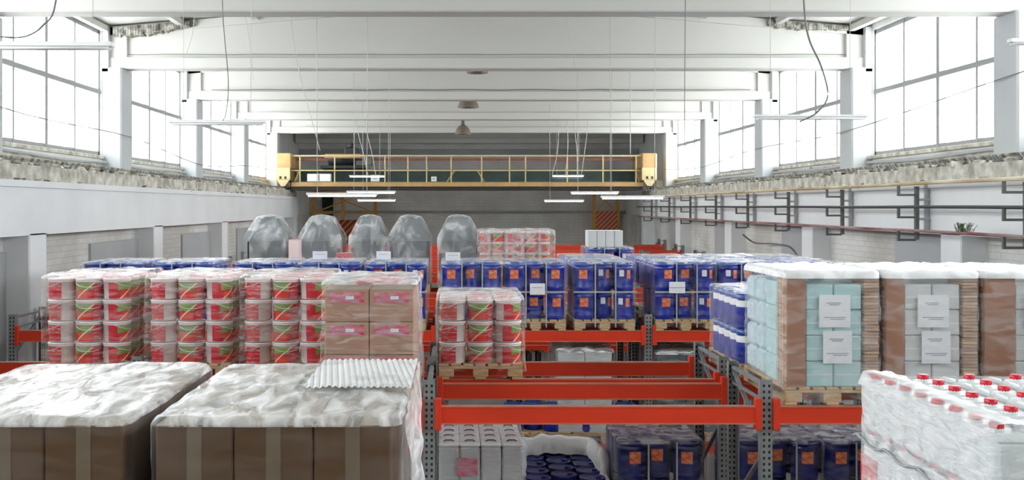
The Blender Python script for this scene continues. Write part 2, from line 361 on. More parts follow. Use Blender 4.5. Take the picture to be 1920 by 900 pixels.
# walls
def side_wall(side):
    s = -1 if side == 0 else 1
    xw = WL if side == 0 else WR; xi = XL if side == 0 else XR
    def bx(mb, a, b, y0, y1, z0, z1, mi=0): mb.box(min(a,b),max(a,b),y0,y1,z0,z1,mi)
    mb = MB()
    xl = xi+s*.38
    bx(mb, xl, xl+s*.3, Y0, Y1, 0, 4.85, 1); bx(mb, xw-s*.6, xw+s*.3, 38.9, Y1, 4.7, 6.2, 0)                      # lower brick wall
    bx(mb, xw, xw+s*.3, Y0, Y1, 5.4, 6.2, 0)                     # parapet under the windows
    bx(mb, xw, xw+s*.3, Y0, Y1, 8.72, roof_z(xw)+.1, 0)          # lintel strip
    bx(mb, xw, xw+s*.3, ROW_Y[-1]-.3, Y1, 6.15, 8.75, 0)
    for y in ROW_Y: bx(mb, xw, xw+s*.3, y-.31, y+.36, 6.15, 8.75, 0)
    bx(mb, xw, xw+s*.3, Y0, ROW_Y[0]-.3, 6.15, 8.75, 0)
    tag(mb.build('wall_left' if side == 0 else 'wall_right', [M['plaster'], M['brick_l']]), 'white brick and plaster side wall', kind='structure')
    # grey recessed panels and plaster areas on the lower wall
    mb = MB(); random.seed(11+side)
    for k, y in enumerate(ROW_Y[1:]):
        if side == 1:
            mb.cbox(xl-.05, xl+.02, y+.3, y+2.6, 2.2, 4.8, .01)
        else:
            mb.cbox(xl-.02, xl+.05, y-2.9, y-.3, 2.2, 4.55, .01)
    tag(mb.build('trim_1' if side == 0 else 'trim_2', M['greywall']), 'flat grey plaster panels on the brick wall', kind='structure')
    # crane beam
    mb = MB(); bx(mb, xi, xi+s*1.25, Y0, 38.9, 4.79, 5.56)
    bx(mb, xi-s*.04, xi+s*.05, Y0, 38.9, 5.47, 5.565)
    o = mb.build('trim_3' if side == 0 else 'trim_4', M['plaster_cool']); tag(o, 'long white concrete crane beam along the side wall', kind='structure')
    mb = MB(); bx(mb, xi+s*.05, xi+s*.45, Y0, 38.8, 5.55, 5.79); tag(mb.build('trim_5' if side == 0 else 'trim_6', M['dust']), 'dusty kerb carrying the crane rail', kind='structure')
    # crane rail
    r = empty('crane_rail', (xi+s*.25, 0, 5.79)); tag(r, 'rusty crane rail on the %s ledge below the windows' % ('left' if side == 0 else 'right'), 'crane rail', 'crane rails')
    mb = MB(); mb.box(-.06,.06,Y0,38.7,0,.02); mb.box(-.012,.012,Y0,38.7,.02,.09); mb.cbox(-.03,.03,Y0,38.7,.085,.12,.006); mb.build('rail_bar', M['crumble'], r)
    mb = MB(); mb.cbox(-.16,.16,-.05,.05,0,.03,.008); mb.bar((-.12,0,.01),(-.16,.05,.10),.02)
    cl = mb.build('rail_clip', M['bracket'], r); cl.location = (0, 8, 0)
    y = 8.6
    while y < 38:
        c = cl.copy(); C.objects.link(c); c.location = (0, y, 0); y += .62
    # rubble on the ledge
    random.seed(20+side); mb = MB()
    for k in range(1700):
        y = 8+31*random.random()**1.3; u = random.random(); x = xi+s*(.02+u*.98)
        z = 5.56+ (.24 if .05 < u < .45 else 0) + (u-.45)*.5*(u > .45)
        q = random.uniform(.012,.05)*(1.3 if u > .5 else .9)
        vs = [(x+random.uniform(-q,q)*1.2*((i&1)*2-1 and 1)+(q if i&1 else -q), y+(q*1.6 if i&2 else -q*1.6)+random.uniform(-q,q)*.4, z+(q if i&4 else -q*.6)+random.uniform(-q,q)*.3) for i in range(8)]
        mb.add(vs, [(0,2,3,1),(4,5,7,6),(0,1,5,4),(1,3,7,5),(3,2,6,7),(2,0,4,6)], random.choice((0,0,0,1)))
    tag(mb.build('rubble', [M['dust'], M['crumble']]), 'crumbled concrete and debris along the %s ledge' % ('left' if side == 0 else 'right'), 'rubble', kind='stuff')
    # sloping mortar fillet against the parapet, rough
    mb = MB(); n = 260; base = 0; vs = []
    for i in range(n+1):
        y = 6+33*i/n
        for j in range(7):
            u = j/6; x = xi+s*(.45+u*.62*(1 if side == 0 else 1.22)); z = 5.56+.52*u**1.5
            d = noise.noise(Vector((x*6,y*5,z*6)))*.06
            vs.append((x, y, z+d))
    fs = []
    for i in range(n):
        for j in range(6):
            a = i*7+j; fs.append((a,a+1,a+8,a+7) if side == 0 else (a,a+7,a+8,a+1))
    mb.add(vs, fs, 0, True); tag(mb.build('trim_7' if side == 0 else 'trim_8', M['dust']), 'rough sloping mortar bank below the windows', kind='structure')
    # sill pipe along the parapet
    mb = MB(); mb.tube([(xw-s*.10, y, 6.06+.02*math.sin(y*1.3)) for y in [6+ k*.8 for k in range(41)]], .03)
    o = mb.build('sill_pipe', M['bracket2']); tag(o, 'thin grey pipe under the %s windows' % ('left' if side == 0 else 'right'), 'pipe', 'sill pipes')
side_wall(0); side_wall(1)
mb = MB().box(-7.6,9.0,Y1,Y1+.4,0,9.6); tag(mb.build('wall_back', M['brick_b']), 'grey brick end wall behind the crane', kind='structure')
mb = MB().box(-7.6,9.0,Y0-.4,Y0,0,9.6); tag(mb.build('wall_front', M['plaster']), 'white plaster end wall behind the viewpoint', kind='structure')
mb = MB(); mb.box(-7.0,8.3,Y1-.12,Y1,4.9,5.0); mb.box(-7.0,8.3,Y1-.1,Y1,6.35,6.42); mb.box(-7.0,8.3,Y1-.2,Y1,7.55,7.8)
tag(mb.build('trim_9', M['greywall']), 'horizontal ledges on the end wall', kind='structure')
# windows
wi = 0
for k, y in enumerate(ROW_Y):
    if k == 0: continue
    ya, yb = ROW_Y[k-1]+.36, y-.31
    for side in (0,1):
        wi += 1; s = -1 if side == 0 else 1; xw = WL if side == 0 else WR
        r = empty('window_%d' % wi, (xw+s*.1, ya, 6.2)); tag(r, 'tall steel framed window of bright panes high in the side wall', kind='structure', group='high side windows')
        w = yb-ya; mb = MB()
        mb.box(-.05,.05,0,w,0,.09); mb.box(-.05,.05,0,w,2.44,2.52); mb.box(-.05,.05,0,.09,0,2.52); mb.box(-.05,.05,w-.05,w,0,2.52)
        mb.box(-.07,.07,0,w,1.24,1.33)
        for j in (1,2,3): t = .055 if j == 2 else .03; mb.box(-.06,.06,w*j/4-t,w*j/4+t,0,2.5)
        mb.build('frame', M['winframe'], r)
        MB().box(-.006,.006,0,w,.02,2.5).build('glass', M['glass'], r)
        MB().cbox(-.2,.16,-.02,w+.02,-.06,0.01,.01).build('sill', M['dust'], r)

# ------------------------------------------------------------------ helpers for loads
L2, L1 = 3.55, 2.05
PH = .144
# pallet prototype, origin centre-bottom, .8 x 1.2
def make_pallet():
    r = empty('wooden_pallet'); tag(r, 'wooden pallet', 'pallet', 'wooden pallets')
    mb = MB()
    for k in range(7): x = -.4+.1175*k; mb.cbox(x,x+.095,-.6,.6,.122,.144,.004)
    mb.build('deck', M['wood'], r)
    mb = MB()
    for y in (-.6,-.05,.5): MB().box(-.4,.4,y,y+.1,.1,.1215).build('stringer_board', M['wood'], r)
    for x in (-.4,-.0725,.255):
        for y in (-.6,-.0725,.455):
            MB().cbox(x,x+.145,y,y+.145,.022,.1,.006).build('block', M['wood'], r)
    mb = MB()
    for x in (-.4,-.05,.3): mb.box(x,x+.1,-.6,.6,0,.022)
    mb.build('bottom_board', M['wood'], r)
    return r
PAL = make_pallet()
def pallet(xc, yc, z, where):
    return put(PAL, (xc, yc, z), 0, 'wooden pallet ' + where, 'wooden pallets')
def film(name, x0, x1, y0, y1, z0, z1, label, mats, amp=.015, seed=0, rr=.05, top=True, step=.07, sag=0, cat='plastic wrap', top_scale=.0, group='plastic film wraps', skirt=0, band=0):
    cx, cy = (x0+x1)/2, (y0+y1)/2; a, b = (x1-x0)/2, (y1-y0)/2
    def ring(s, grow=0):
        pts = []; A, B = a*s+grow, b*s+grow; r = min(rr, A*.9, B*.9)
        nx = max(4, int(2*a/step)); ny = max(4, int(2*b/step))
        def edge(p, q, n): return [(p[0]+(q[0]-p[0])*i/n, p[1]+(q[1]-p[1])*i/n) for i in range(n)]
        cs = [(A-r,-B),(A,-B+r),(A,B-r),(A-r,B),(-A+r,B),(-A,B-r),(-A,-B+r),(-A+r,-B)]
        pts += edge(cs[7],cs[0],nx); pts += [cs[0], (A-r*.3,-B+r*.3)]
        pts += edge(cs[1],cs[2],ny); pts += [cs[2], (A-r*.3,B-r*.3)]
        pts += edge(cs[3],cs[4],nx); pts += [cs[4], (-A+r*.3,B-r*.3)]
        pts += edge(cs[5],cs[6],ny); pts += [cs[6], (-A+r*.3,-B+r*.3)]
        return pts
    rows = []; nz = max(3, int((z1-z0)/step)); rc = .02
    for j in range(nz+1):
        z = z0+(z1-rc-z0)*j/nz; rows.append((1, z, 0, skirt*(1-j/nz)**2))
    if top:
        rows.append((1, z1-rc*.3, 0, -rc*.3))
        for s in (.97,.9,.8,.68,.55,.42,.28,.14,.02): rows.append((s, z1-sag*(1-s), 1, 0))
    vs = []; n = None
    for s, z, tp, g in rows:
        p = ring(s, g); n = len(p)
        for x, y in p:
            X, Y = cx+x, cy+y
            d = abs(noise.noise(Vector((X*5+seed, Y*5, z*9))))*1.6+.4*abs(noise.noise(Vector((X*17+seed, Y*17, z*25))))
            d *= amp
            if tp: vs.append((X, Y, z+d))
            else:
                l = math.hypot(x/a, y/b) or 1; vs.append((X+d*x/a/l, Y+d*y/b/l, z))
    fs = []; ms = []
    mb = MB(); mb.v = vs
    for j in range(len(rows)-1):
        for i in range(n):
            mb.f.append((j*n+i, j*n+(i+1)%n, (j+1)*n+(i+1)%n, (j+1)*n+i)); mb.m.append(1 if j >= nz-band else 0); mb.sm.append(True)
    if top: mb.f.append(tuple((len(rows)-1)*n+i for i in range(n))); mb.m.append(1); mb.sm.append(True)
    return tag(mb.build(name, mats), label, cat, group)

# ------------------------------------------------------------------ racks
UX = [-5.9,-3.05,-.21,2.59,5.40]
def rack(y0, y1, xs, levels, top, label, detail=True, beam_h=.15):
    r = empty('pallet_rack', (xs[0], y0, 0)); tag(r, label, 'pallet rack', 'pallet racks'); ox, oy = xs[0], y0
    for x in xs:
        for y, d in ((y0,1),(y1,-1)):
            mb = MB(); X = x-ox; Y = y-oy
            mb.box(X-.045,X+.045,Y-.003 if d > 0 else Y-.0,Y+.003,0,top)          # web facing the aisle
            mb.box(X-.05,X-.044,min(Y,Y+d*.07),max(Y,Y+d*.07),0,top); mb.box(X+.044,X+.05,min(Y,Y+d*.07),max(Y,Y+d*.07),0,top)
            mb.box(X-.08,X+.08,Y-.05,Y+.09,0,.012)
            if detail:
                z = max(1.0, levels[0]-1.4)
                while z < top-.03:
                    for sx in (-.022,.022): mb.box(X+sx-.009,X+sx+.009,Y-.0045,Y-.0025,z,z+.022,1)
                    z += .05
            mb.build('upright', [M['galv'], M['hole']], r)
        mb = MB(); X = x-ox; D = y1-y0
        z = .2; k = 0
        while z < top-.15:
            zz = min(z+.72, top-.06)
            mb.bar((X, .03, z if k%2 == 0 else zz), (X, D-.03, zz if k%2 == 0 else z), .035, .02); z += .75; k += 1
        mb.bar((X,.03,top-.05),(X,D-.03,top-.05),.04,.025); mb.bar((X,.03,top-.19),(X,D-.03,top-.19),.03,.02)
        mb.build('brace', M['galv'], r)
    for lv in levels:
        for a, b in zip(xs[:-1], xs[1:]):
            for y, d in ((y0,-1),(y1,1)):
                Y = y-oy; mb = MB(); A, B = a-ox+.052, b-ox-.052; h = beam_h
                ya, yb = (Y-.035,Y+.02) if d < 0 else (Y-.02,Y+.035)
                mb.cbox(A,B,ya,yb,lv-h,lv-.004,.005,0)
                mb.box(A,B,ya-.006,yb+.006,lv-.01,lv-.001,1); mb.box(A,B,ya-.006,yb+.006,lv-h-.002,lv-h+.01,1)
                bm_ = mb.build('beam', [M['orange'], M['lip']], r)
                for X in (A, B):
                    q = MB(); q.cbox(X-.004 if X == A else X-.05, X+.05 if X == A else X+.004, ya-.012, yb+.004, lv-h-.05, lv+.06, .004)
                    q.build('connector', M['orange'], bm_)
    return r
XF = [-5.9,-3.05,-.21,2.59,5.40,6.95]
rack(3.5,4.55,UX,(L1,L2),3.76,'pallet rack nearest the viewpoint under the two big carton loads')
rack(8.4,9.45,UX,(L1,L2),3.76,'grey and orange pallet rack with the empty front bay at centre')
rack(9.72,10.75,UX,(L1,L2),3.76,'pallet rack back to back behind the empty bay, carrying red buckets')
rack(13.5,14.55,UX,(L1,L2),3.76,'pallet rack across the aisle carrying the front row of blue drums')
rack(14.8,15.85,UX,(L1,L2),3.76,'pallet rack back to back behind the front blue drums')
rack(18.2,19.25,XF,(L1,L2),3.76,'pallet rack just in front of the grey tanks', False)
rack(19.5,20.55,XF,(L1,L2),3.76,'pallet rack carrying the five grey tanks', False)
for k, (y, t) in enumerate(((23.0,3.62),(25.6,3.68),(28.2,3.74),(30.8,3.82),(33.4,3.9))):
    rack(y,y+1.05,XF,(L1,t),t+.2,'empty far pallet rack, %s row in front of the end wall' % ('fifth','fourth','third','second','last')[k], False, .16)

# ------------------------------------------------------------------ blue drums
DH = .37
def make_drum(kind):
    r = empty('blue_drum'); tag(r, 'blue drum', 'drum', 'blue drums')
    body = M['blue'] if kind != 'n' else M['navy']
    mb = MB(); mb.lathe([(.118,0),(.126,.012),(.128,.04),(.131,.05),(.131,.06),(.128,.07),(.128,.29),(.131,.30),(.131,.31),(.126,.325),(.116,.345)], n=20, cap1=True)
    mb.build('body', body, r)
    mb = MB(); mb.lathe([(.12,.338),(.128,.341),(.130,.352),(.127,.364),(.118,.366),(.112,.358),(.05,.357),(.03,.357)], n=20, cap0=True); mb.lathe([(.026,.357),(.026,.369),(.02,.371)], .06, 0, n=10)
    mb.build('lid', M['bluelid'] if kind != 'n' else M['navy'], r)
    if kind in ('r','n'):
        MB().arc(.1295, math.radians(-112), math.radians(-62), .17, .285, 6).build('label', M['redlab'], r)
    if kind == 'w':
        MB().arc(.1295, math.radians(-120), math.radians(-92), .20, .285, 4).build('sticker', M['whitelab'], r)
        MB().arc(.1295, math.radians(-75), math.radians(-50), .17, .285, 4).build('label', M['redlab'], r)
    return r
DR = {k: make_drum(k) for k in 'rwn'}
ROWN = ('front','second','third','rear'); COLN = ('left','middle','right')
def drums(x0, y0, lv, phrase, kinds='rrw', low=((0,0),(0,1),(0,2)), wrap=True, top=True, pal=True, seed=0, navy=False, layers=2):
    """x0: left edge, y0: front edge; three columns of four, the middle column set back."""
    random.seed(seed); z0 = lv+PH
    if pal: pallet(x0+.4, y0+.6, lv, 'under the blue drums on the ' + phrase)
    for lay in range(layers):
        for rr in range(4):
            for cc in range(3):
                if lay < layers-1 and (rr, cc) not in low: continue
                if lay == layers-1 and not top: continue
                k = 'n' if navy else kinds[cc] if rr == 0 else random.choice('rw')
                put(DR[k], (x0+.135+cc*.266, y0+.14+rr*.268+(.12 if cc == 1 else 0), z0+lay*(DH+.004)), math.radians(random.uniform(-14,14)),
                    'blue drum, %s layer, %s row %s, %s' % ('top' if lay == layers-1 else 'bottom', ROWN[rr], COLN[cc], phrase), 'blue drums on the ' + phrase)
    if wrap:
        zt = z0+layers*DH+.02
        film('stretch_film', x0-.012, x0+.812, y0-.012, y0+1.2, lv+.05, zt, 'thin clear film around the drums on the '+phrase, [M['filmdrum'], M['filmlid']], .012, seed)
        st = empty('packing_strap', (x0, y0, z0)); tag(st, 'pale packing straps round the drums on the '+phrase, 'strap', 'packing straps')
        mb = MB(); w = .008
        for xx in (.27,.54): mb.box(xx-w,xx+w,-.022,-.018,-.1,2*DH+.02)
        mb.box(-.02,.82,-.024,-.02,DH-.01,DH+.01)
        mb.build('strap_band', M['bracket2'], st)
ALLLOW = ((0,0),(0,1),(0,2),(1,0),(2,0),(3,0))
drums(-4.97,13.45,L2,'pallet behind the leftmost bucket stack',seed=1,low=((0,0),(0,1),(0,2)))
drums(-4.02,13.45,L2,'pallet behind the second bucket stack',seed=2)
drums(-2.95,13.45,L2,'pallet behind the third bucket stack',seed=3)
drums(-2.07,13.45,L2,'pallet left of the film-topped carton stack',seed=4)
drums(-1.18,13.45,L2,'pallet behind the carton stack',seed=5)
drums(-.17,13.45,L2,'pallet right of the centre upright',seed=6,kinds='rrr')
drums(.68,13.45,L2,'pallet bearing the hanging square placard',seed=7,kinds='rrr')
drums(1.60,13.45,L2,'pallet left of the slotted upright',seed=8,kinds='rww',low=ALLLOW)
drums(2.68,13.45,L2,'pallet with the two-part placard',seed=9,kinds='rrw',low=ALLLOW)
drums(3.54,13.45,L2,'pallet behind the banded blue bottles',seed=10,kinds='wrw',low=())
drums(4.38,13.45,L2,'pallet behind the pale box stacks',seed=11,kinds='rwr',low=())
drums(1.62,14.75,L2,'rear pallet beyond the slotted upright',seed=12,low=())
drums(2.68,14.75,L2,'rear pallet beyond the two-part placard',seed=13,low=())
drums(3.54,14.75,L2,'rear pallet beyond the banded bottles',seed=14,low=())
drums(4.38,14.75,L2,'rear pallet beyond the pale boxes',seed=15,low=())
drums(2.42,18.15,L2,'far pallet under the small white boxes',seed=16,low=((0,0),(0,1)))
# lower level
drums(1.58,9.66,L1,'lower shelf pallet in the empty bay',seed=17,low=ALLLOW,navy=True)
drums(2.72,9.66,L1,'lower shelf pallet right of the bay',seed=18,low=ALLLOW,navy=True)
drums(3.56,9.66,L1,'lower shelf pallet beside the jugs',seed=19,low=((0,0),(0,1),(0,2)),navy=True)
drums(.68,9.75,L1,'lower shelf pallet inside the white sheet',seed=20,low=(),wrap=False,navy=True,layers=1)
drums(.66,13.45,L1,'lower rear shelf behind the white sheet',seed=21,low=((0,0),(0,1),(0,2)),top=False,wrap=False)
drums(1.62,13.45,L1,'lower rear shelf behind the navy drums',seed=22,low=((0,0),(0,1),(0,2)),top=False,wrap=False)
# placards
def placard(x, y, z, w, h, label, tilt=0, two=False):
    r = empty('placard', (x,y,z), math.radians(tilt)); tag(r, label, 'sign', 'white placards')
    mb = MB(); mb.cbox(-w/2,w/2,-.006,.006,0,h,.002); mb.build('sheet', M['whitelab'], r)
    mb = MB()
    if two: mb.box(-w/2,w/2,-.009,-.007,h*.47,h*.53)
    else: mb.box(-w*.35,w*.35,-.008,-.0065,h*.6,h*.66)
    mb.build('print', M['bracket2'], r)
placard(1.10,13.405,4.03,.2,.15,'white placard on the middle front drum beside the bucket stack')
placard(2.95,13.405,4.05,.21,.15,'white two-part placard on drums right of the slotted upright',0,True)
for x, y, l, t in ((-1.86,14.0,'left of the three white cards standing on drum tops',4),(-.98,14.0,'middle of the three white cards standing on drum tops',-6),(-.02,13.7,'right of the three white cards standing on drum tops',10)):
    placard(x,y,L2+PH+2*DH+.035,.20,.11,'small white card, '+l,t)

# ------------------------------------------------------------------ buckets
BH = .205
LN = ('lowest','second','third','fourth','fifth')
NC = ('first','second','third','fourth','fifth','sixth','seventh','eighth','ninth')
def make_bucket(kind):
    r = empty('plastic_bucket'); tag(r, 'white bucket', 'bucket', 'buckets')
    MB().lathe([(.114,0),(.118,.006),(.1255,.165),(.129,.166),(.129,.176),(.126,.186)], n=20).build('body', M['whiteplastic'], r)
    mb = MB(); mb.lathe([(.130,.180),(.133,.184),(.133,.194),(.128,.2),(.118,.2),(.112,.194),(.09,.194)], n=20, mis=[0,0,0,0,0,0,1 if kind == 'R' else 0]); mb.build('lid', [M['pinklid'], M['redlid']], r)
    MB().arc(.1205, math.radians(-205), math.radians(0), .008, .160, 16, r1=.1285).build('label', M['lab' if kind != 'F' else 'lab2'], r)
    mb = MB(); mb.tube([(.128*math.cos(a), .128*math.sin(a)-.004, .165-.05*math.sin(math.pi*(k/8))) for k, a in enumerate([math.radians(-180+180*i/8) for i in range(9)])], .003, 5); mb.build('handle', M['whiteplastic'], r)
    return r
BK = {k: make_bucket(k) for k in 'NRF'}
def buckets(x0, y0, lv, layers, phrase, cols=3, rows=4, cx=.265, cy=.275, rots=(-75,14,92), seed=0, sides='r', filmk=('film','filmwhite'), skew=0, low_all=False, pal=True):
    random.seed(seed); z0 = lv+PH
    if pal: pallet(x0+.4, y0+.6, lv, 'under the buckets on the '+phrase)
    for lay in range(layers):
        for rr in range(rows):
            for cc in range(cols):
                if lay < layers-1 and rr > 0 and not (('r' in sides and cc == cols-1) or ('l' in sides and cc == 0)): continue
                top = lay == layers-1
                k = 'R' if top and (rr in (1,2,3) and cc in (1,2)) else random.choice('NNF' if cc < 2 else 'N')
                put(BK[k], (x0+.135+cc*cx+skew*lay, y0+.14+rr*cy, z0+lay*BH), math.radians(rots[cc]+random.uniform(-5,5)),
                    'red label bucket, %s layer, %s row %s, %s' % (LN[lay], ROWN[rr], COLN[cc], phrase), 'buckets on the '+phrase)
    film('stretch_film', x0-.02, x0+.82+skew*layers, y0-.02, y0+1.2, lv+.08, z0+layers*BH+.02, 'wrinkled film round the buckets on the '+phrase, [M[filmk[0]], M['filmbt']], .02, seed+50, top_scale=0)
buckets(-3.93,9.66,L2,4,'leftmost bucket pallet',seed=1)
buckets(-2.94,9.66,L2,4,'second bucket pallet from the left',seed=2)
buckets(-2.03,9.66,L2,4,'bucket pallet beside the carton stack',seed=3)
buckets(-.15,9.66,L2,3,'short bucket pallet at centre',seed=4,sides='lr',filmk=('film','filmwhite'))
# far ones
def far_buckets(x0, y0, lv, layers, phrase, seed):
    buckets(x0,y0,lv,layers,phrase,seed=seed,cx=.235,sides='',pal=True,filmk=('filmfar','film'))
far_buckets(.47,19.5,L2,5,'far pallet beside the rightmost tank',11)
far_buckets(1.12+.0,19.5,L2,5,'far pallet second from the tanks',12)
far_buckets(-3.18,20.9-1.4,L2,5,'far pallet between the two left tanks',13) if False else None

# ------------------------------------------------------------------ cartons
def carton(x0,x1,y0,y1,z0,z1,label,group,body='card',topm='cardtop',lab=False,tape=True,name='cardboard_carton'):
    r = empty(name, ((x0+x1)/2,(y0+y1)/2,z0)); tag(r, label, 'carton', group); w,d,h = (x1-x0)/2,(y1-y0)/2,z1-z0
    mb = MB(); mb.cbox(-w+.002,w-.002,-d+.002,d-.002,0,h-.003,.006); mb.build('body', M[body], r)
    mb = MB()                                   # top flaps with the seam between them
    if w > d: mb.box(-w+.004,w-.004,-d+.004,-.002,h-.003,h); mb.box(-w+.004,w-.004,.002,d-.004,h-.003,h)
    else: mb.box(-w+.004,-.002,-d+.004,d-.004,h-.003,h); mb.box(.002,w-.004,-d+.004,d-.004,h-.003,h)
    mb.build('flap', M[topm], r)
    if tape:
        mb = MB()
        if w > d: mb.box(-w,w,-.025,.025,h,h+.0008)
        else: mb.box(-.025,.025,-d,d,h,h+.0008); mb.box(-.025,.025,-d+.0005,-d+.0015,h*.0,h)
        mb.build('tape', M['tape'], r)
    if lab:
        mb = MB(); mb.box(-w*.78,w*.78,-d-.0005,-d+.001,h*.60,h*.92); mb.build('print', M['cartlab'], r)
        mb = MB(); mb.box(-w*.05,w*.32,-d-.0012,-d-.0006,h*.70,h*.80); mb.build('label', M['whitelab'], r)
    return r
zt = EYE-.744
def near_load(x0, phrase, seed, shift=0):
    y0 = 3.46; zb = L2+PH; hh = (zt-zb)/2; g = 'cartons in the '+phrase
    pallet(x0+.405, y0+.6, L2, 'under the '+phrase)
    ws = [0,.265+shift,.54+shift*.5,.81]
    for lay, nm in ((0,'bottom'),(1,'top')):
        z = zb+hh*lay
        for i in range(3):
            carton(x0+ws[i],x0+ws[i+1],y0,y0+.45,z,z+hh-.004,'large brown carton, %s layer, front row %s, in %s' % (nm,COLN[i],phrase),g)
        if lay == 1 or True:
            if lay == 1:
                for i in range(4): carton(x0+.0,x0+.365,y0+.455+i*.186,y0+.455+i*.186+.183,z,z+hh-.006,'narrow brown carton, top layer, left file, %s behind the front row, %s' % (NC[i],phrase),g,tape=False)
                for i in range(2): carton(x0+.372,x0+.81,y0+.455+i*.372,y0+.455+i*.372+.368,z,z+hh-.005,'wide brown carton, top layer, right file, %s, in %s' % (('nearer','farther')[i],phrase),g)
            else:
                carton(x0,x0+.40,y0+.455,y0+1.2,z,z+hh-.004,'long brown carton, bottom layer rear left, in '+phrase,g); carton(x0+.41,x0+.81,y0+.455,y0+1.2,z,z+hh-.004,'long brown carton, bottom layer rear right, in '+phrase,g)
near_load(-1.944,'left near pallet load',1,.0)
near_load(-1.024,'right near pallet load',2,.003)
film('stretch_film',-1.975,-1.115,3.445,4.70,L2+.02,zt+.014,'glossy crumpled film over the near carton load at lower left',[M['filmside'],M['filmtop']],.011,5,sag=.0,step=.04)
film('stretch_film',-1.045,-.185,3.445,4.70,L2+.02,zt+.014,'glossy crumpled film over the near carton load at lower centre',[M['filmside'],M['filmtop']],.011,9,step=.04)
# pleated white sheet over the right rear of the centre load
mb = MB(); vs = []; fs = []; nx, ny = 150, 14
for i in range(nx+1):
    for j in range(ny+1):
        u, v = i/nx, j/ny; x = -.60+.43*u; y = 3.98+.72*v
        vs.append((x, y, zt+.034+.0035*math.sin((u*17+v*3.5)*2*math.pi)+.006*noise.noise(Vector((x*20,y*20,0)))))
for i in range(nx):
    for j in range(ny): a = i*(ny+1)+j; fs.append((a,a+ny+1,a+ny+2,a+1))
mb.add(vs,fs,0,True)
tag(mb.build('pleated_film', film_mat('pleated film', .6, .95, 3, (1,1,1), rough=.3, bump=.3)), 'pleated milky film lying on the right part of the centre carton load','plastic wrap')
# hanging loose film at the right side of the near load
mb = MB(); vs = []; fs = []; n1, n2 = 16, 24
for i in range(n1+1):
    for j in range(n2+1):
        u, v = i/n1, j/n2; y = 3.5+1.25*u; z = zt+.02-.75*v
        vs.append((-.165+.05*v*(.6+.6*math.sin(u*9+v*5))+.02*noise.noise(Vector((y*8,z*8,2))), y, z))
for i in range(n1):
    for j in range(n2): a = i*(n2+1)+j; fs.append((a,a+1,a+n2+2,a+n2+1))
mb.add(vs,fs,0,True); tag(mb.build('loose_film', M['filmwhite']), 'loose wrinkled film hanging down the right side of the centre load','plastic wrap')

# pinkish printed carton stack in the second rack
pallet(-.70,9.0,L2,'under the printed carton stack')
zz = L2+PH
for lay in range(3):
    for rr in range(3):
        for cc in range(2):
            if lay < 2 and rr > 0 and cc == 0: continue
            carton(-1.08+cc*.372,-1.08+cc*.372+.37,8.42+rr*.385,8.42+rr*.385+.383,zz+lay*.272,zz+lay*.272+.27,
                   'printed carton with red band, %s layer, %s row %s, left of centre upright' % (LN[lay],ROWN[rr],('left','right')[cc]),'printed cartons left of the centre upright','card2','cardtop',lab=(rr == 0),tape=False)
mb = MB(); mb.cbox(-.88,-.44,8.95,9.45,zz+.816,zz+.86,.01); tag(mb.build('flat_packet', M['redlid']),'flat red packet under film on top of the printed cartons','packet')
film('stretch_film',-1.10,-.315,8.395,9.60,L2-.02,zz+.875,'cloudy film over the printed carton stack left of the centre upright',[M['film'],M['filmwhite']],.025,33,skirt=.02)

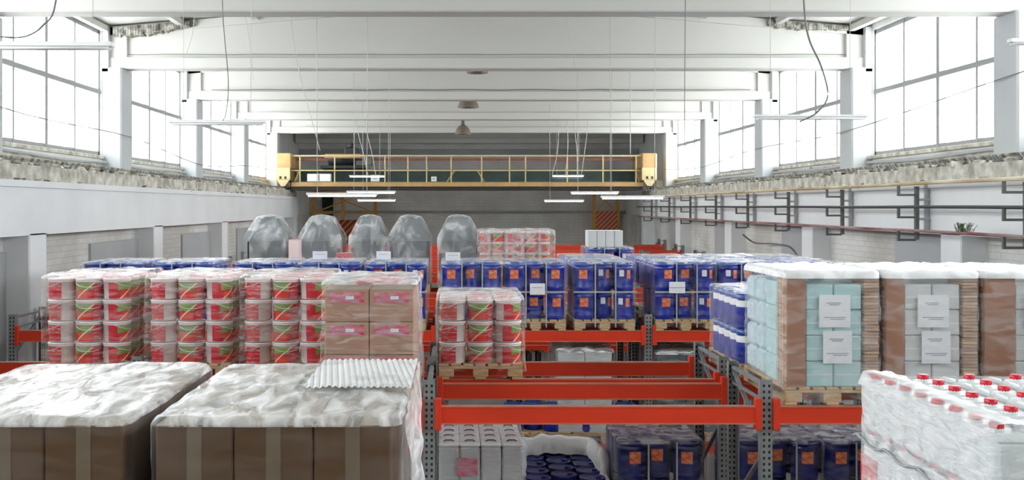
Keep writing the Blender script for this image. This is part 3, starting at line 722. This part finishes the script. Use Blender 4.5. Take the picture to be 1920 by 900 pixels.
# ------------------------------------------------------------------ pale box stacks on the front rack, right
def pale_stack(x0, w, phrase, box, pack, seed, left=.155, right=.12, redboard=False):
    y0 = 8.42; zb = L2+PH; H = .93; pallet(x0+w/2, y0+.6, L2, 'under the '+phrase)
    g = 'boxes in the '+phrase; cw = (w-left-right-.01)/2; hh = H/4*.925
    r = empty('cardboard_bundle', (x0+left/2,y0+.15,zb)); tag(r,'upright %s cardboard bundle at the left front of the %s' % ('reddish' if redboard else 'brown',phrase),'cardboard','upright cardboard bundles')
    MB().cbox(-left/2,left/2-.003,-.15,-.12,0,H,.004).build('board', M['card3'], r)
    mb = MB()
    for k in range(7): mb.cbox(-left/2+.004*(k%2),left/2-.004,-.118+k*.034,-.118+k*.034+.031,0,H-.01*(k%3),.003)
    mb.build('sheets', M['cardedge'], r)
    r = empty('cardboard_stack', (x0+w-right/2,y0+.13,zb)); tag(r,'layered folded cardboard at the right front of the '+phrase,'cardboard','layered cardboard')
    mb = MB(); random.seed(seed); n = 34
    for k in range(n): e = random.uniform(-.006,.008); mb.cbox(-right/2+e,right/2+e,-.13+e,.13,k*H/n+.001,(k+1)*H/n-.002,.003)
    mb.build('sheets', M['cardedge'], r)
    for lay in range(4):
        for cc in range(2):
            for rr in range(2):
                a = x0+left+cc*cw
                if rr == 1 and lay < 3 and cc == 1: continue
                ya = y0+.02+rr*.30; 
                if rr == 1 and cc == 0: a0 = x0+.01; b0 = x0+left+cw-.004
                else: a0 = a+.003; b0 = a+cw-.004
                o = empty('pale_box', ((a0+b0)/2, ya+.145, zb+lay*hh)); tag(o,'pale box, %s layer, %s row %s, in %s' % (LN[lay],('front','second')[rr],('left','right')[cc],phrase),'box',g)
                MB().cbox(-(b0-a0)/2,(b0-a0)/2,-.145,.145,0,hh-.004,.01).build('body', M[box], o)
                MB().box(-(b0-a0)/2+.01,(b0-a0)/2-.01,-.1462,-.1452,hh*.46,hh*.5).build('tape', M['whitelab'], o)
    # bagged packs down the left side and rear
    for lay in range(4):
        for rr in range(2):
            o = MB().cbox(x0+.0,x0+w*.48,y0+.63+rr*.28,y0+.90+rr*.28,zb+lay*hh+.002,zb+lay*hh+hh-.004,.03).build('bagged_pack', M[pack])
            tag(o,'pale bagged pack, %s layer, %s, on left flank of %s' % (LN[lay],('nearer','farther')[rr],phrase),'pack','bagged packs')
    for k, (dz, ww) in enumerate(((.50,.26),(.20,.24))):
        r = empty('paper_sheet', (x0+left+cw*(1.0 if k == 0 else 1.1), y0-.002, zb+dz)); tag(r,'%s printed paper sheet under film on the %s' % (('upper','lower')[k],phrase),'paper','paper sheets')
        MB().box(-ww/2,ww/2,-.002,0,0,.27).build('sheet', M['whitelab'], r)
        mb = MB()
        for a, b, z in ((-.07,.05,.20),(-.05,.04,.185),(-.09,.09,.08),(-.04,.08,.065)): mb.box(a,b,-.0032,-.0022,z,z+.006)
        mb.build('print', M['ink'], r)
    film('stretch_film',x0-.015,x0+w+.015,y0-.015,y0+1.2,L2+.02,zb+H+.035,'film wrap with milky top around the '+phrase,[M['filmpale'],M['filmmilk']],.02,seed,step=.038,band=1)
M['filmpale'] = film_mat('pale box film', .03, .22, 4, (1,1,3))
pale_stack(2.77,.76,'pale teal box stack','teal_box','pale_blue',1)
pale_stack(3.59,.76,'pale grey box stack','pale_box','pale_box',2,redboard=True)
pale_stack(4.41,.80,'rightmost pale box stack','pale_box','pale_box',3,left=.26)

# ------------------------------------------------------------------ banded blue bottles (rack behind)
def make_bottle():
    r = empty('blue_bottle'); tag(r,'blue bottle','bottle','bottles')
    MB().lathe([(.09,0),(.096,.008),(.096,.225),(.09,.25),(.075,.27)],n=18).build('body',M['blue'],r)
    MB().lathe([(.0972,.20),(.0972,.248),(.09,.262)],n=18,cap0=False,cap1=False).build('band',M['whitelab'],r)
    MB().lathe([(.07,.268),(.094,.272),(.096,.288),(.094,.32),(.08,.328)],n=18).build('lid',M['bluelid'],r)
    return r
BO = make_bottle()
pallet(3.13,10.26,L2,'under the banded blue bottles')
for lay in range(2):
    for rr in range(5):
        for cc in range(4):
            if lay == 0 and cc > 0: continue
            put(BO,(2.82+cc*.2,9.78+rr*.215,L2+PH+lay*.34),0,'blue bottle with white band, %s layer, %s rank from aisle, %s file' % (('bottom','top')[lay],NC[rr],NC[cc]),'banded blue bottles')
film('stretch_film',2.71,3.54,9.67,10.77,L2+.03,L2+PH+.69,'thin film over the banded blue bottles',[M['filmdrum'],M['filmlid']],.015,71)

# ------------------------------------------------------------------ jugs with red caps
def make_jug():
    r = empty('plastic_jug'); tag(r,'white jug','jug','jugs')
    mb = MB(); mb.cbox(-.1,.1,-.066,.066,0,.198,.014)
    a = [(-.094,-.06,.197),(.094,-.06,.197),(.094,.06,.197),(-.094,.06,.197)]; b = [(-.09,-.045,.224),(.0,-.045,.224),(.0,.045,.224),(-.09,.045,.224)]
    mb.add(a+b,[(0,1,5,4),(1,2,6,5),(2,3,7,6),(3,0,4,7),(4,5,6,7)])
    mb.lathe([(.024,.22),(.024,.236)],-.065,0,n=12)
    mb.build('body',M['jug'],r)
    MB().tube([(-.005,0,.222),(.03,0,.232),(.07,0,.222),(.088,0,.185)],.013,8).build('handle',M['jug'],r)
    MB().lathe([(.023,.232),(.024,.235),(.024,.252),(.021,.255)],-.065,0,n=14).build('cap',M['cap'],r)
    return r
JG = make_jug()
JL = .2655 if False else .25
for px, py, w in ((2.25,4.02,'under the jugs with red caps'),): pallet(px,py,L2,w)
for lay in range(3):
    for rr in range(8):
        for cc in range(4):
            if lay < 2 and cc > 0 and rr > 0: continue
            put(JG,(1.955+cc*.207,4.53-rr*.143,L2+PH+lay*.25-.0),0,'white jug with red cap, %s layer, %s from back, %s file from left' % (('bottom','middle','top')[lay],NC[rr],NC[cc]),'red capped jugs')
for lay, z in ((0,.25),):
    pass
mb = MB()
for k in range(4): mb.box(1.847,1.8495,4.28+.0-k*.42,4.48-k*.42,3.80,3.9) 
tag(mb.build('red_label', M['cap']) if False else MB().box(1.846,1.8495,4.44,4.60,3.95,4.08).build('red_label', M['redlid']),'red printed sheet under film on the left side of the jugs','label')
film('stretch_film',1.842,2.70,3.445,4.615,L2+.02,L2+PH+.752,'wrinkled film around the white jugs',[film_mat('jug film',.2,.62,6,(1,1,4),bump=.6),film_mat('jug top film',.02,.2,6)],.012,81,top=False,step=.05)
mb = MB(); vs = []; fs = []; n1, n2 = 60, 6
for i in range(n1+1):
    for j in range(n2+1):
        u, v = i/n1, j/n2; y = 4.6-1.12*u
        vs.append((1.838+.15*v+.012*noise.noise(Vector((y*9,v*2,1))), y, L2+PH+.752+.008*math.sin(v*3)-(.05 if j == 0 else 0)+.008*noise.noise(Vector((y*14,v*4,3)))))
for i in range(n1):
    for j in range(n2): a = i*(n2+1)+j; fs.append((a,a+1,a+n2+2,a+n2+1))
mb.add(vs,fs,0,True); tag(mb.build('folded_film', M['filmwhite']), 'film edge folded over the left file of jug caps','plastic wrap')
mb = MB(); mb.tube([(1.825,4.63-.04*k,4.155+.012*math.sin(k*.9)+.01*noise.noise(Vector((k*.7,0,0)))) for k in range(30)],.006,6)
tag(mb.build('twisted_film', M['bracket2']),'twisted rope of grey film along the side of the jugs','plastic wrap')

# ------------------------------------------------------------------ grey tanks
def make_tank():
    r = empty('plastic_tank'); tag(r,'grey tank','tank','grey wrapped tanks')
    def frust(mb, w0,d0,z0,w1,d1,z1,c=.05,mi=0):
        def ring(w,d,z): return [(-w+c,-d,z),(w-c,-d,z),(w,-d+c,z),(w,d-c,z),(w-c,d,z),(-w+c,d,z),(-w,d-c,z),(-w,-d+c,z)]
        mb.add(ring(w0,d0,z0)+ring(w1,d1,z1),[tuple(7-i for i in range(8)),tuple(8+i for i in range(8))]+[(i,(i+1)%8,8+(i+1)%8,8+i) for i in range(8)],mi)
    mb = MB(); frust(mb,.36,.45,0,.38,.48,.40); frust(mb,.37,.47,.45,.385,.48,.83); frust(mb,.40,.50,.83,.39,.49,.87); frust(mb,.385,.48,.87,.19,.25,1.27)
    mb.build('body',M['grey'],r)
    mb = MB(); frust(mb,.385,.485,.40,.385,.485,.45); mb.build('seam',M['tankseam'],r)
    mb = MB(); mb.lathe([(.12,1.265),(.12,1.30),(.10,1.31)],0,0,n=14); mb.build('lid',M['grey'],r)
    for sx in (-1,1): MB().box(sx*.37-.015,sx*.37+.015,-.5,-.48,.0,.83).build('corner_post',M['tankseam'],r)
    return r
TK = make_tank()
for k, (px, nm) in enumerate(((497,'first from the left wall'),(599,'second, in front of the ochre post'),(690,'third, slimmest, beside the striped panel'),(768,'fourth, fully visible'),(861,'last, beside the far buckets'))):
    x = (px-852)/96.8; t = put(TK,(x,20.1,L2+PH),0,'dark grey film-wrapped tank with tapered top, '+nm,'grey wrapped tanks')
    if k == 2: t.scale = (.86,.9,1)
    if k == 0: t.rotation_euler = (0,0,math.radians(6))
    pallet(x,20.1,L2,'under the grey tank '+nm)
    w = .40 if k != 2 else .35
    # draped film following the taper
    mb = MB(); vs = []; fs = []; n = 40; prof = [(1,-.0),(1.0,.3),(1.01,.6),(1.02,.86),(.98,.93),(.8,1.08),(.58,1.25),(.5,1.30),(.2,1.33),(.01,1.335)]
    for s_, z in prof:
        for i in range(n):
            a = 2*math.pi*i/n; ca, sa = math.cos(a), math.sin(a); q = max(abs(ca),abs(sa))
            d = 1.01+.02*noise.noise(Vector((ca*3+k*5,sa*3,z*6)))
            vs.append((x+ca/q*(w+.012)*s_*d*1.02, 20.1+sa/q*.52*s_*d, L2+PH+z+ (.03*noise.noise(Vector((ca*4,sa*4,k))) if z > 1.2 else 0)))
    for j in range(len(prof)-1):
        for i in range(n): fs.append((j*n+i,j*n+(i+1)%n,(j+1)*n+(i+1)%n,(j+1)*n+i))
    mb.add(vs,fs,0,True); tag(mb.build('stretch_film',M['filmtank'] if 'filmtank' in M else M.setdefault('filmtank',film_mat('tank film',.10,.5,4,(1,1,.6),.45,.7,rough=.12,bump=1))),'glossy film over the grey tank '+nm,'plastic wrap','plastic film wraps')
# white boxes on the far drums; red carton between tanks
for i in range(4):
    carton(2.42+i*.158,2.42+i*.158+.155,18.3,18.75,L2+PH+2*DH+.03,L2+PH+2*DH+.33,'small pale box on the far blue drums, %s in its row' % ('first','second','third','fourth')[i],'pale boxes on far drums','pale_box','whitelab',tape=False,name='small_box')
carton(-2.15,-1.88,18.3,18.7,L2,L2+.80,'red printed carton standing between the second and third tanks','printed cartons',body='cartlab',topm='card2',tape=False)
carton(-3.0,-2.82,18.3,18.7,L2,L2+1.05,'narrow pink carton between the first and second tanks','printed cartons',body='lab2' if False else 'pinklid',topm='redlid',tape=False)

# ------------------------------------------------------------------ lower shelf goods
def make_can():
    r = empty('grey_canister'); tag(r,'canister','canister','grey canisters')
    MB().cbox(-.096,.096,-.105,.105,0,.33,.018).build('body',M['jugg'],r)
    MB().cbox(-.099,.099,-.108,.108,.33,.362,.012).build('lid',M['lampw'],r)
    MB().tube([(-.05,0,.36),(-.03,0,.375),(.03,0,.375),(.05,0,.36)],.007,6).build('handle',M['black'],r)
    return r
M['jugg'] = mat('grey white plastic',(196,200,202),.35,var=.06,vs=7)
CN = make_can(); pallet(.25,10.28,L1,'under the grey canisters')
for lay in range(2):
    for rr in range(5):
        for cc in range(4):
            if lay == 0 and rr > 0 and cc not in (0,3): continue
            o = put(CN,(-.055+cc*.203,9.78+rr*.225,L1+PH+lay*.375),0,'square grey canister, %s layer, %s rank from the aisle, %s file' % (('lower','upper')[lay],NC[rr],NC[cc]),'grey canisters')
MB_ = MB().box(.02,.22,9.655,9.66,2.63,2.80); tag(MB_.build('paper_label',M['cartlab']),'dull red label sheet on the front of the grey canisters','label')
film('stretch_film',-.175,.675,9.645,10.80,L1+.02,L1+PH+.775,'film around the grey canisters on the lower shelf',[M['film'],M['film']],.015,91)
# white torn sheet around the navy drums
mb = MB(); vs = []; fs = []; n = 90
cx, cy = 1.08, 10.3
for j, (s_, zz_, f_) in enumerate(((1.0,0,0),(1.06,.14,.3),(1.08,.34,.8),(1.05,.48,1),(.98,.55,1),(.88,.53,1),(.80,.44,.9),(.78,.38,.8))):
    for i in range(n):
        a = 2*math.pi*i/n; ca, sa = math.cos(a), math.sin(a); q = max(abs(ca),abs(sa))**.75
        w = 1+.07*noise.noise(Vector((ca*5,sa*5,j*.8)))
        low = max(0,-sa)**1.2*.42+.10*noise.noise(Vector((ca*2.6,sa*2.6,4)))
        z = max(.01*j, zz_-low*f_)
        vs.append((cx+ca/q*.44*s_*w, cy+sa/q*.60*s_*w, L1+PH+z))
for j in range(7):
    for i in range(n): fs.append((j*n+i,j*n+(i+1)%n,(j+1)*n+(i+1)%n,(j+1)*n+i))
mb.add(vs,fs,0,True); tag(mb.build('plastic_sheet',M['cover']),'crumpled white plastic sheet folded down around navy drums on the lower shelf','plastic sheet')
# goods on the lower level of the rack across the aisle
def wrapped(x0,x1,y0,h,label,matn,seed,topm):
    pallet((x0+x1)/2,y0+.6,L1,'under the '+label)
    g = 'cartons in the '+label
    w = (x1-x0)/2
    for i in range(2): carton(x0+i*w,x0+(i+1)*w-.005,y0+.02,y0+1.1,L1+PH,L1+PH+h,('left' if i == 0 else 'right')+' block inside the '+label,g,body=matn,topm=topm,tape=False,name='packed_block')
    film('stretch_film',x0-.02,x1+.02,y0-.02,y0+1.16,L1+.05,L1+PH+h+.03,'shiny film over the '+label,[M['film'],M['filmlid2']],.04,seed)
M['filmlid2'] = film_mat('glossy dark film',.15,.8,7,(.5,3,1),.45,.6,rough=.1,bump=1)
wrapped(1.38,2.10,13.45,1.06,'silver wrapped load below the front drums','pale_box',101,'pale_box')
wrapped(2.70,3.48,13.45,1.03,'dark wrapped load below the placard drums','grey',102,'tankseam')
for k in range(9): 
    tag(MB().cbox(.68+k*.066,.68+k*.066+.05,14.1,14.4,L1+PH,L1+PH+.98-.02*(k%2),.006).build('slat_board',M['card'] if k%2 else M['bracket2']),'upright board, %s from the left of nine below the placard drums' % NC[k],'board','upright boards')
pallet(1.0,14.1,L1,'under the upright boards')
carton(2.75,3.4,14.85,15.5,L1,L1+1.3,'brown carton behind the dark wrapped load','brown cartons deep on the lower shelf',tape=False)

# ------------------------------------------------------------------ overhead crane
cr = empty('overhead_crane',(0,37,0)); tag(cr,'yellow overhead travelling crane with railings spanning the far end','crane')
def Z(h): return EYE+h
xa, xb = -5.95, 6.88
MB().cbox(xa,xb,-.12,.10,Z(.72),Z(.88),.01).build('front_beam',M['yellow'],cr)
MB().box(xa,xb,-.05,1.55,Z(.60),Z(.715)).build('under_shadow',M['black'],cr)  # black slab standing in for the shadow below the front beam
MB().cbox(xa+.1,xb-.1,1.0,1.5,Z(.72),Z(1.38),.01).build('rear_girder',M['cgreen'],cr)
MB().box(xa,xb,1.0,1.06,Z(1.72),Z(1.80)).build('rear_rail',M['rust'],cr)
MB().box(xa,xb,-.10,-.04,Z(1.82),Z(1.87)).build('top_rail',M['cream'],cr)
MB().box(xa,xb,-.10,-.05,Z(1.29),Z(1.33)).build('middle_rail',M['cream'],cr)
MB().box(xa,xb,-.06,1.0,Z(.885),Z(.91)).build('walkway',M['bracket'],cr)
for px in (563,628,688,722,765,800,846,903,955,985,1063,1130,1192):
    x = (px-852)/51.3; MB().cbox(x-.022,x+.022,-.10,-.05,Z(.88),Z(1.84),.005).build('rail_post',M['cream'],cr)
for px, d in ((838,16),(908,-14),(553,10),(1198,-8)):
    x = (px-852)/51.3; MB().bar((x,-.07,Z(.9)),(x-d/51.3*-.9,-.07,Z(1.3)),.04).build('brace',M['yellow'],cr)
for s, cx in ((-1,-6.2),(1,7.08)):
    e = MB().cbox(cx-.27,cx+.27,-.3,1.7,Z(1.38),Z(1.93),.03).build('end_carriage',M['yellow'],cr)
    mb = MB(); mb.cbox(cx-.29,cx+.25,-.34,-.26,Z(.95),Z(1.40),.02)
    vs = [(cx-.25,-.34,Z(.98)),(cx+.23,-.34,Z(.98)),(cx+.07,-.34,Z(.74)),(cx-.09,-.34,Z(.74))]; vs += [(a,b+.08,c) for a,b,c in vs]
    mb.add(vs,[(0,3,2,1),(4,5,6,7),(0,1,5,4),(1,2,6,5),(2,3,7,6),(3,0,4,7)]); mb.build('end_plate',M['cream'],cr)
    for q in (-.1,.08): MB().box(cx+q-.04,cx+q+.04,-.345,-.338,Z(1.0),Z(1.09)).build('slot',M['black'],cr)
    for yy in (.1,1.3): 
        w = MB(); w.lathe([(.10,-.05),(.12,-.04),(.12,.04),(.10,.05)],n=16); o = w.build('wheel',M['bracket'],cr); o.rotation_euler = (0,math.pi/2,0); o.location = (cx,yy,6.032)
    MB().box(cx-.18,cx+.18,-.2,1.6,Z(.955),Z(1.38)).build('bogie',M['yellow'],cr)
tr = empty('crane_trolley',(-4.0,37.9,Z(1.94))); tag(tr,'dark hoist trolley with motor and drum on the crane at left','hoist')
MB().cbox(-.95,.7,-.5,.5,-.55,-.42,.02).build('chassis',M['black'],tr)
MB().cbox(-.8,.55,-.45,-.40,-.16,.0,.02).build('side_plate',M['yellow'],tr)
mb = MB(); mb.lathe([(.2,-.5),(.22,-.48),(.22,.48),(.2,.5)],n=16); o = mb.build('winding_drum',M['black'],tr); o.rotation_euler = (0,math.pi/2,0); o.location = (-.2,0,-.2)
MB().cbox(-.1,.4,-.2,.2,-.05,.25,.03).build('motor',M['black'],tr)
MB().lathe([(.10,.24),(.12,.3),(.1,.42),(.04,.44)],.12,0,n=12).build('brake',M['black'],tr)
MB().cbox(.6,.95,-.45,-.2,-.42,-.1,.02).build('control_box',M['bracket'],tr)
bx_ = empty('cabinet',(-4.95,36.98,Z(.91))); tag(bx_,'white electrical cabinet on the crane walkway at left','cabinet'); MB().cbox(-.43,.43,.0,.25,0,.28,.01).build('body',M['lampw'],bx_); MB().box(-.02,.02,-.005,0,.02,.26).build('door_gap',M['bracket'],bx_)
for x, w in ((-2.9,.16),(-.75,.1)):
    o = empty('switch_box',(x,36.98,Z(.91))); tag(o,'small white switch box on the crane walkway, %s' % ('nearer the trolley' if x < -2 else 'nearer mid span'),'box'); MB().cbox(-w,w,0,.15,0,.24 if x < -2 else .18,.01).build('body',M['lampw'],o); MB().box(-w*.5,w*.5,-.004,0,.08,.12).build('cover',M['bracket2'],o)

# ------------------------------------------------------------------ towers at the end wall
def tower(xs, y, htop, label, panel, px, pz, pm):
    r = empty('striped_tower',(xs[0],y,0)); tag(r,label,'tower','steel towers by the end wall')
    for x in xs: MB().cbox(x-xs[0]-.07,x-xs[0]+.07,-.07,.07,0,EYE+htop,.01).build('post',M['tower'],r)
    mb = MB(); a, b = xs[0]-xs[0], xs[-1]-xs[0]
    for k in range(4): z = 1+k*1.3; mb.bar((a,0,z),(b,0,z+1.1),.05); mb.bar((b,.02,z),(a,.02,z+1.1),.05); mb.bar((a,0,z),(b,0,z),.06)
    mb.bar((a,0,EYE+htop-.05),(b,0,EYE+htop-.05),.08); mb.build('lattice',M['tower'],r)
    MB().cbox(px[0]-xs[0],px[1]-xs[0],-.14,-.10,pz[0],pz[1],.005).build('striped_panel',M[pm],r)
tower([-6.25,-4.95,-3.5],44.9,.7,'ochre steel tower with orange striped panel at the far left',1,(-5.3,-4.15),(3.4,4.6),'str1')
tower([6.2,7.25],44.9,.7,'ochre steel tower with red striped panel at the far right',1,(6.25,7.2),(4.1,5.0),'str2')
o = MB().cbox(-6.0,-5.5,45.90,46.0,4.5,5.75,.02).build('dark_cloth',M['dgreen']); tag(o,'dark green cloth hanging beside the left tower','cloth')

# ------------------------------------------------------------------ hanging lamps
def strip_lamp(px0,px1,py,L,label,thin=False,z=None,dy=0):
    d = z or L*F/(px1-px0); x0 = (px0-852)*d/F; x1 = (px1-852)*d/F; zc = EYE+(387-py)*d/F
    r = empty('strip_lamp',((x0+x1)/2,d,zc)); tag(r,label,'lamp','hanging strip lamps'); w = (x1-x0)/2
    t = .022 if thin else .035
    MB().cbox(-w,w,-.05,.05,0,t*1.2,.006).build('housing',M['lampw'],r)
    mb = MB()
    for yy in (-.03,.03):
        b = len(mb.v); mb.tube([(-w+.03,yy,-.012),(w-.03,yy,-.012)],.013,8)
    mb.build('tube',M['tubelight' if d > 15 else 'lampw'],r)
    for sx in (-.7,.7): MB().tube([(sx*w,0,t),(sx*w*1.03,0,roof_z((x0+x1)/2+sx*w*1.03)-.004-zc)],.003 if d < 15 else .006,5).build('suspension_wire',M['wirel'],r)
    return r
strip_lamp(-43,212,88,1.2,'white strip lamp hanging in front of the nearest left window')
strip_lamp(318,497,231,1.2,'white strip lamp hanging before the second and third left windows')
strip_lamp(575,708,366,1.2,'long white strip lamp hanging under the left part of the crane')
strip_lamp(655,722,331,1.2,'small strip lamp seen against the left part of the crane')
strip_lamp(650,742,361,1.2,'white strip lamp just behind the long one under the crane')
strip_lamp(670,742,376,1.2,'lowest white strip lamp left of centre before the end wall')
strip_lamp(1035,1095,330,1.2,'small strip lamp seen against the right part of the crane')
strip_lamp(1070,1160,362,1.2,'white strip lamp hanging under the right part of the crane')
strip_lamp(1020,1095,377,1.2,'lowest strip lamp right of centre before the end wall')
strip_lamp(1127,1245,371,1.2,'strip lamp close to the pipes of the right wall')
strip_lamp(1413,1625,220,1.2,'slim strip lamp across the second right column',thin=True)
strip_lamp(1892,2100,80,1.2,'strip lamp cut by the right edge of the view')
def bell(px,py,d,label,r_=.28,hh=.38):
    x = (px-852)*d/F; z = EYE+(387-py)*d/F; r = empty('bell_lamp',(x,d,z)); tag(r,label,'lamp','bell lamps')
    MB().lathe([(r_,0),(r_*1.0,.02),(r_*.93,.08),(r_*.8,.18),(r_*.55,.28),(r_*.25,.33),(r_*.25,.36)],n=24,cap0=False).build('shade',M['bell'],r)
    MB().lathe([(.05,.34),(.06,.4),(.05,.5),(.02,.55)],n=12).build('lamp_holder',M['bracket'],r)
    MB().lathe([(.001,.05),(.06,.07),(.07,.14),(.04,.26)],n=12).build('bulb',M['whitelab'],r)
    MB().tube([(0,0,.54),(0,0,roof_z(x)-.004-z)],.008,6).build('rod',M['wire'],r)
bell(868,252,35.0,'brown enamel bell lamp hanging just above the crane')
bell(878,202,29.4,'dark bell lamp cut off by the third girder',.31)
bell(895,137,23.4,'bell lamp whose rim just shows below the largest girder',.25)

# ------------------------------------------------------------------ pipes on the right wall
def pipe(h, matn, label, r_):
    mb = MB(); mb.tube([(6.68,y,EYE+h+.004*math.sin(y)) for y in [7+1.5*k for k in range(21)]],r_,10); tag(mb.build('wall_pipe',M[matn]),label,'pipe','pipes along the right wall')
pipe(.33,'creampipe','cream upper pipe running along the right wall',.028)
pipe(-.01,'darkpipe','dark green middle pipe running along the right wall',.024)
pipe(-.355,'redpipe','dark red lower pipe running along the right wall',.022)
br = empty('pipe_bracket',(6.95,12.3,EYE)); tag(br,'pipe bracket','bracket','pipe brackets along the right wall')
MB().box(-.027,.027,-.03,.03,-.50,.30).build('post',M['bracket'],br)
MB().box(.13,.18,-.01,.05,-.39,.34).build('back_plate',M['bracket2'],br)
for z in (.10,-.19): MB().box(.03,.20,-.02,.02,z-.018,z+.018).build('stub',M['bracket2'],br)
for z in (.30,-.035,-.375):
    a = MB(); a.box(-.29,-.02,-.02,.02,z-.145,z-.112); a.box(-.29,-.255,-.02,.02,z-.112,z+.005); a.build('arm',M['bracket'],br)
yy = 12.3; k = 0
ordn = ('first','second','third','fourth','fifth','sixth','seventh','eighth','ninth')
while k < 9:
    if k == 0: br['label'] = 'dark pipe bracket on the right wall, first from the near end'; KIDS[br.name] = [(c,[]) for c in br.children]
    else: clone(br,(6.95,yy,EYE),0,'dark pipe bracket on the right wall, %s from the near end' % ordn[k])
    yy += 2.92; k += 1
# small plant on the lower pipe
random.seed(5); mb = MB()
for k in range(60):
    a = random.uniform(0,6.28); l = random.uniform(.04,.13); p = Vector((6.72+random.uniform(-.05,.05),13.35+random.uniform(-.15,.15),4.86)); q = p+Vector((math.cos(a)*l*.6,math.sin(a)*l,l))
    mb.add([p,p+Vector((.006,0,0)),q+Vector((.012,.006,0)),q],[(0,1,2,3)])
tag(mb.build('dry_plant',M['leaf']),'tuft of small plant growing at the lower right pipe','plant')
# brown shelf boxes on rack tops at the far right: cable on the wall
def cable(pts, r_, label, matn='wire', group=None, hang=None):
    P = [Vector(p) for p in pts]
    if hang or (hang is None and P[0].z > 7.0 and abs(P[0].x) < 6.3): P.insert(0, Vector((P[0].x, P[0].y, roof_z(P[0].x)-.012))); P[1].z = min(P[1].z, P[0].z-.3)
    out = []
    for i in range(len(P)-1):
        p0, p1, p2, p3 = P[max(i-1,0)], P[i], P[i+1], P[min(i+2,len(P)-1)]
        for j in range(6):
            t = j/6; out.append(.5*((2*p1)+(p2-p0)*t+(2*p0-5*p1+4*p2-p3)*t*t+(3*p1-p0-3*p2+p3)*t**3))
    out.append(P[-1]); mb = MB(); mb.tube(out,r_,6); tag(mb.build('cable',M[matn]),label,'cable',group or 'cables')
def at(px,py,d): return ((px-852)*d/F, d, EYE+(387-py)*d/F)
cable([at(120,-210,9),at(105,0,9),at(80,48,9),at(45,69,9),at(0,69,9)],.008,'grey cable curling in front of the nearest left window')
cable([at(1500,-180,10),at(1507,0,10),at(1516,70,10),at(1540,125,10),at(1552,180,10),at(1530,212,10),at(1500,228,10)],.009,'dark cable dangling before the right windows')
cable([at(415,-120,12),at(418,30,12),at(428,150,12),at(424,210,12),at(418,226,12)],.006,'thin cable hanging down to the left strip lamp')
cable([at(1285,-30,14),at(1284,150,14),at(1283,330,14)],.006,'long straight wire hanging right of centre','wire')
cable([at(545,20,16),at(560,130,16),at(590,245,16),at(600,282,16)],.006,'slanting pale wire above the left of the crane','wirel')
cable([at(1182,120,22),at(1182,292,22)],.010,'straight pale rod hanging over the right part of the crane','wirel')
for k, (a, b, c, d_) in enumerate(((668,250,690,330),(685,250,705,330),(1048,250,1035,328),(1063,225,1060,328),(1105,170,1090,328),(1075,235,1082,328),(458,30,475,150),(365,30,350,100),(1062,40,1078,125))):
    dd = 33 if k < 6 else 18
    cable([at(a,b-20,dd),at((a+c)/2+3,(b+d_)/2,dd),at(c,d_,dd)],.012 if k < 6 else .005,('pale hanging wire above the %s part of the crane, %s' % ('left' if k < 2 else 'right',ordn[k]) if k < 6 else 'faint pale wire before the largest girder, %s' % ('left','leftmost','right')[k-6]),'wirel')
cable([(-6.62,9,7.25),(-6.6,14.6,6.65),(-6.55,20.5,6.60),(-6.6,26.6,6.28),(-6.6,32.5,6.5),(-6.6,38.4,6.5)],.008,'thin cable sagging along the left windows')
cable([(7.9,9,7.3),(7.88,14.4,7.05),(7.85,20.5,6.7),(7.88,26.5,6.7),(7.88,32.5,6.45),(7.88,38.4,6.6)],.008,'thin cable sagging along the right windows')
cable([at(1393,440,24),at(1415,455,24.2),at(1450,457,23.4),at(1480,463,22.5),at(1497,482,22)],.018,'dark cable drooping on the right wall above the drums')
cable([(-6.9+.1*i, 20.45, 8.27+.004*math.sin(i*.7)) for i in range(0,151,6)],.006,'thin cable clipped along the web of the largest girder','wire')
cable([(-6.3+.1*i, 26.3, 8.23+.008*math.sin(i*.9)) for i in range(0,141,5)],.010,'sagging cable clipped along the third girder','wire')
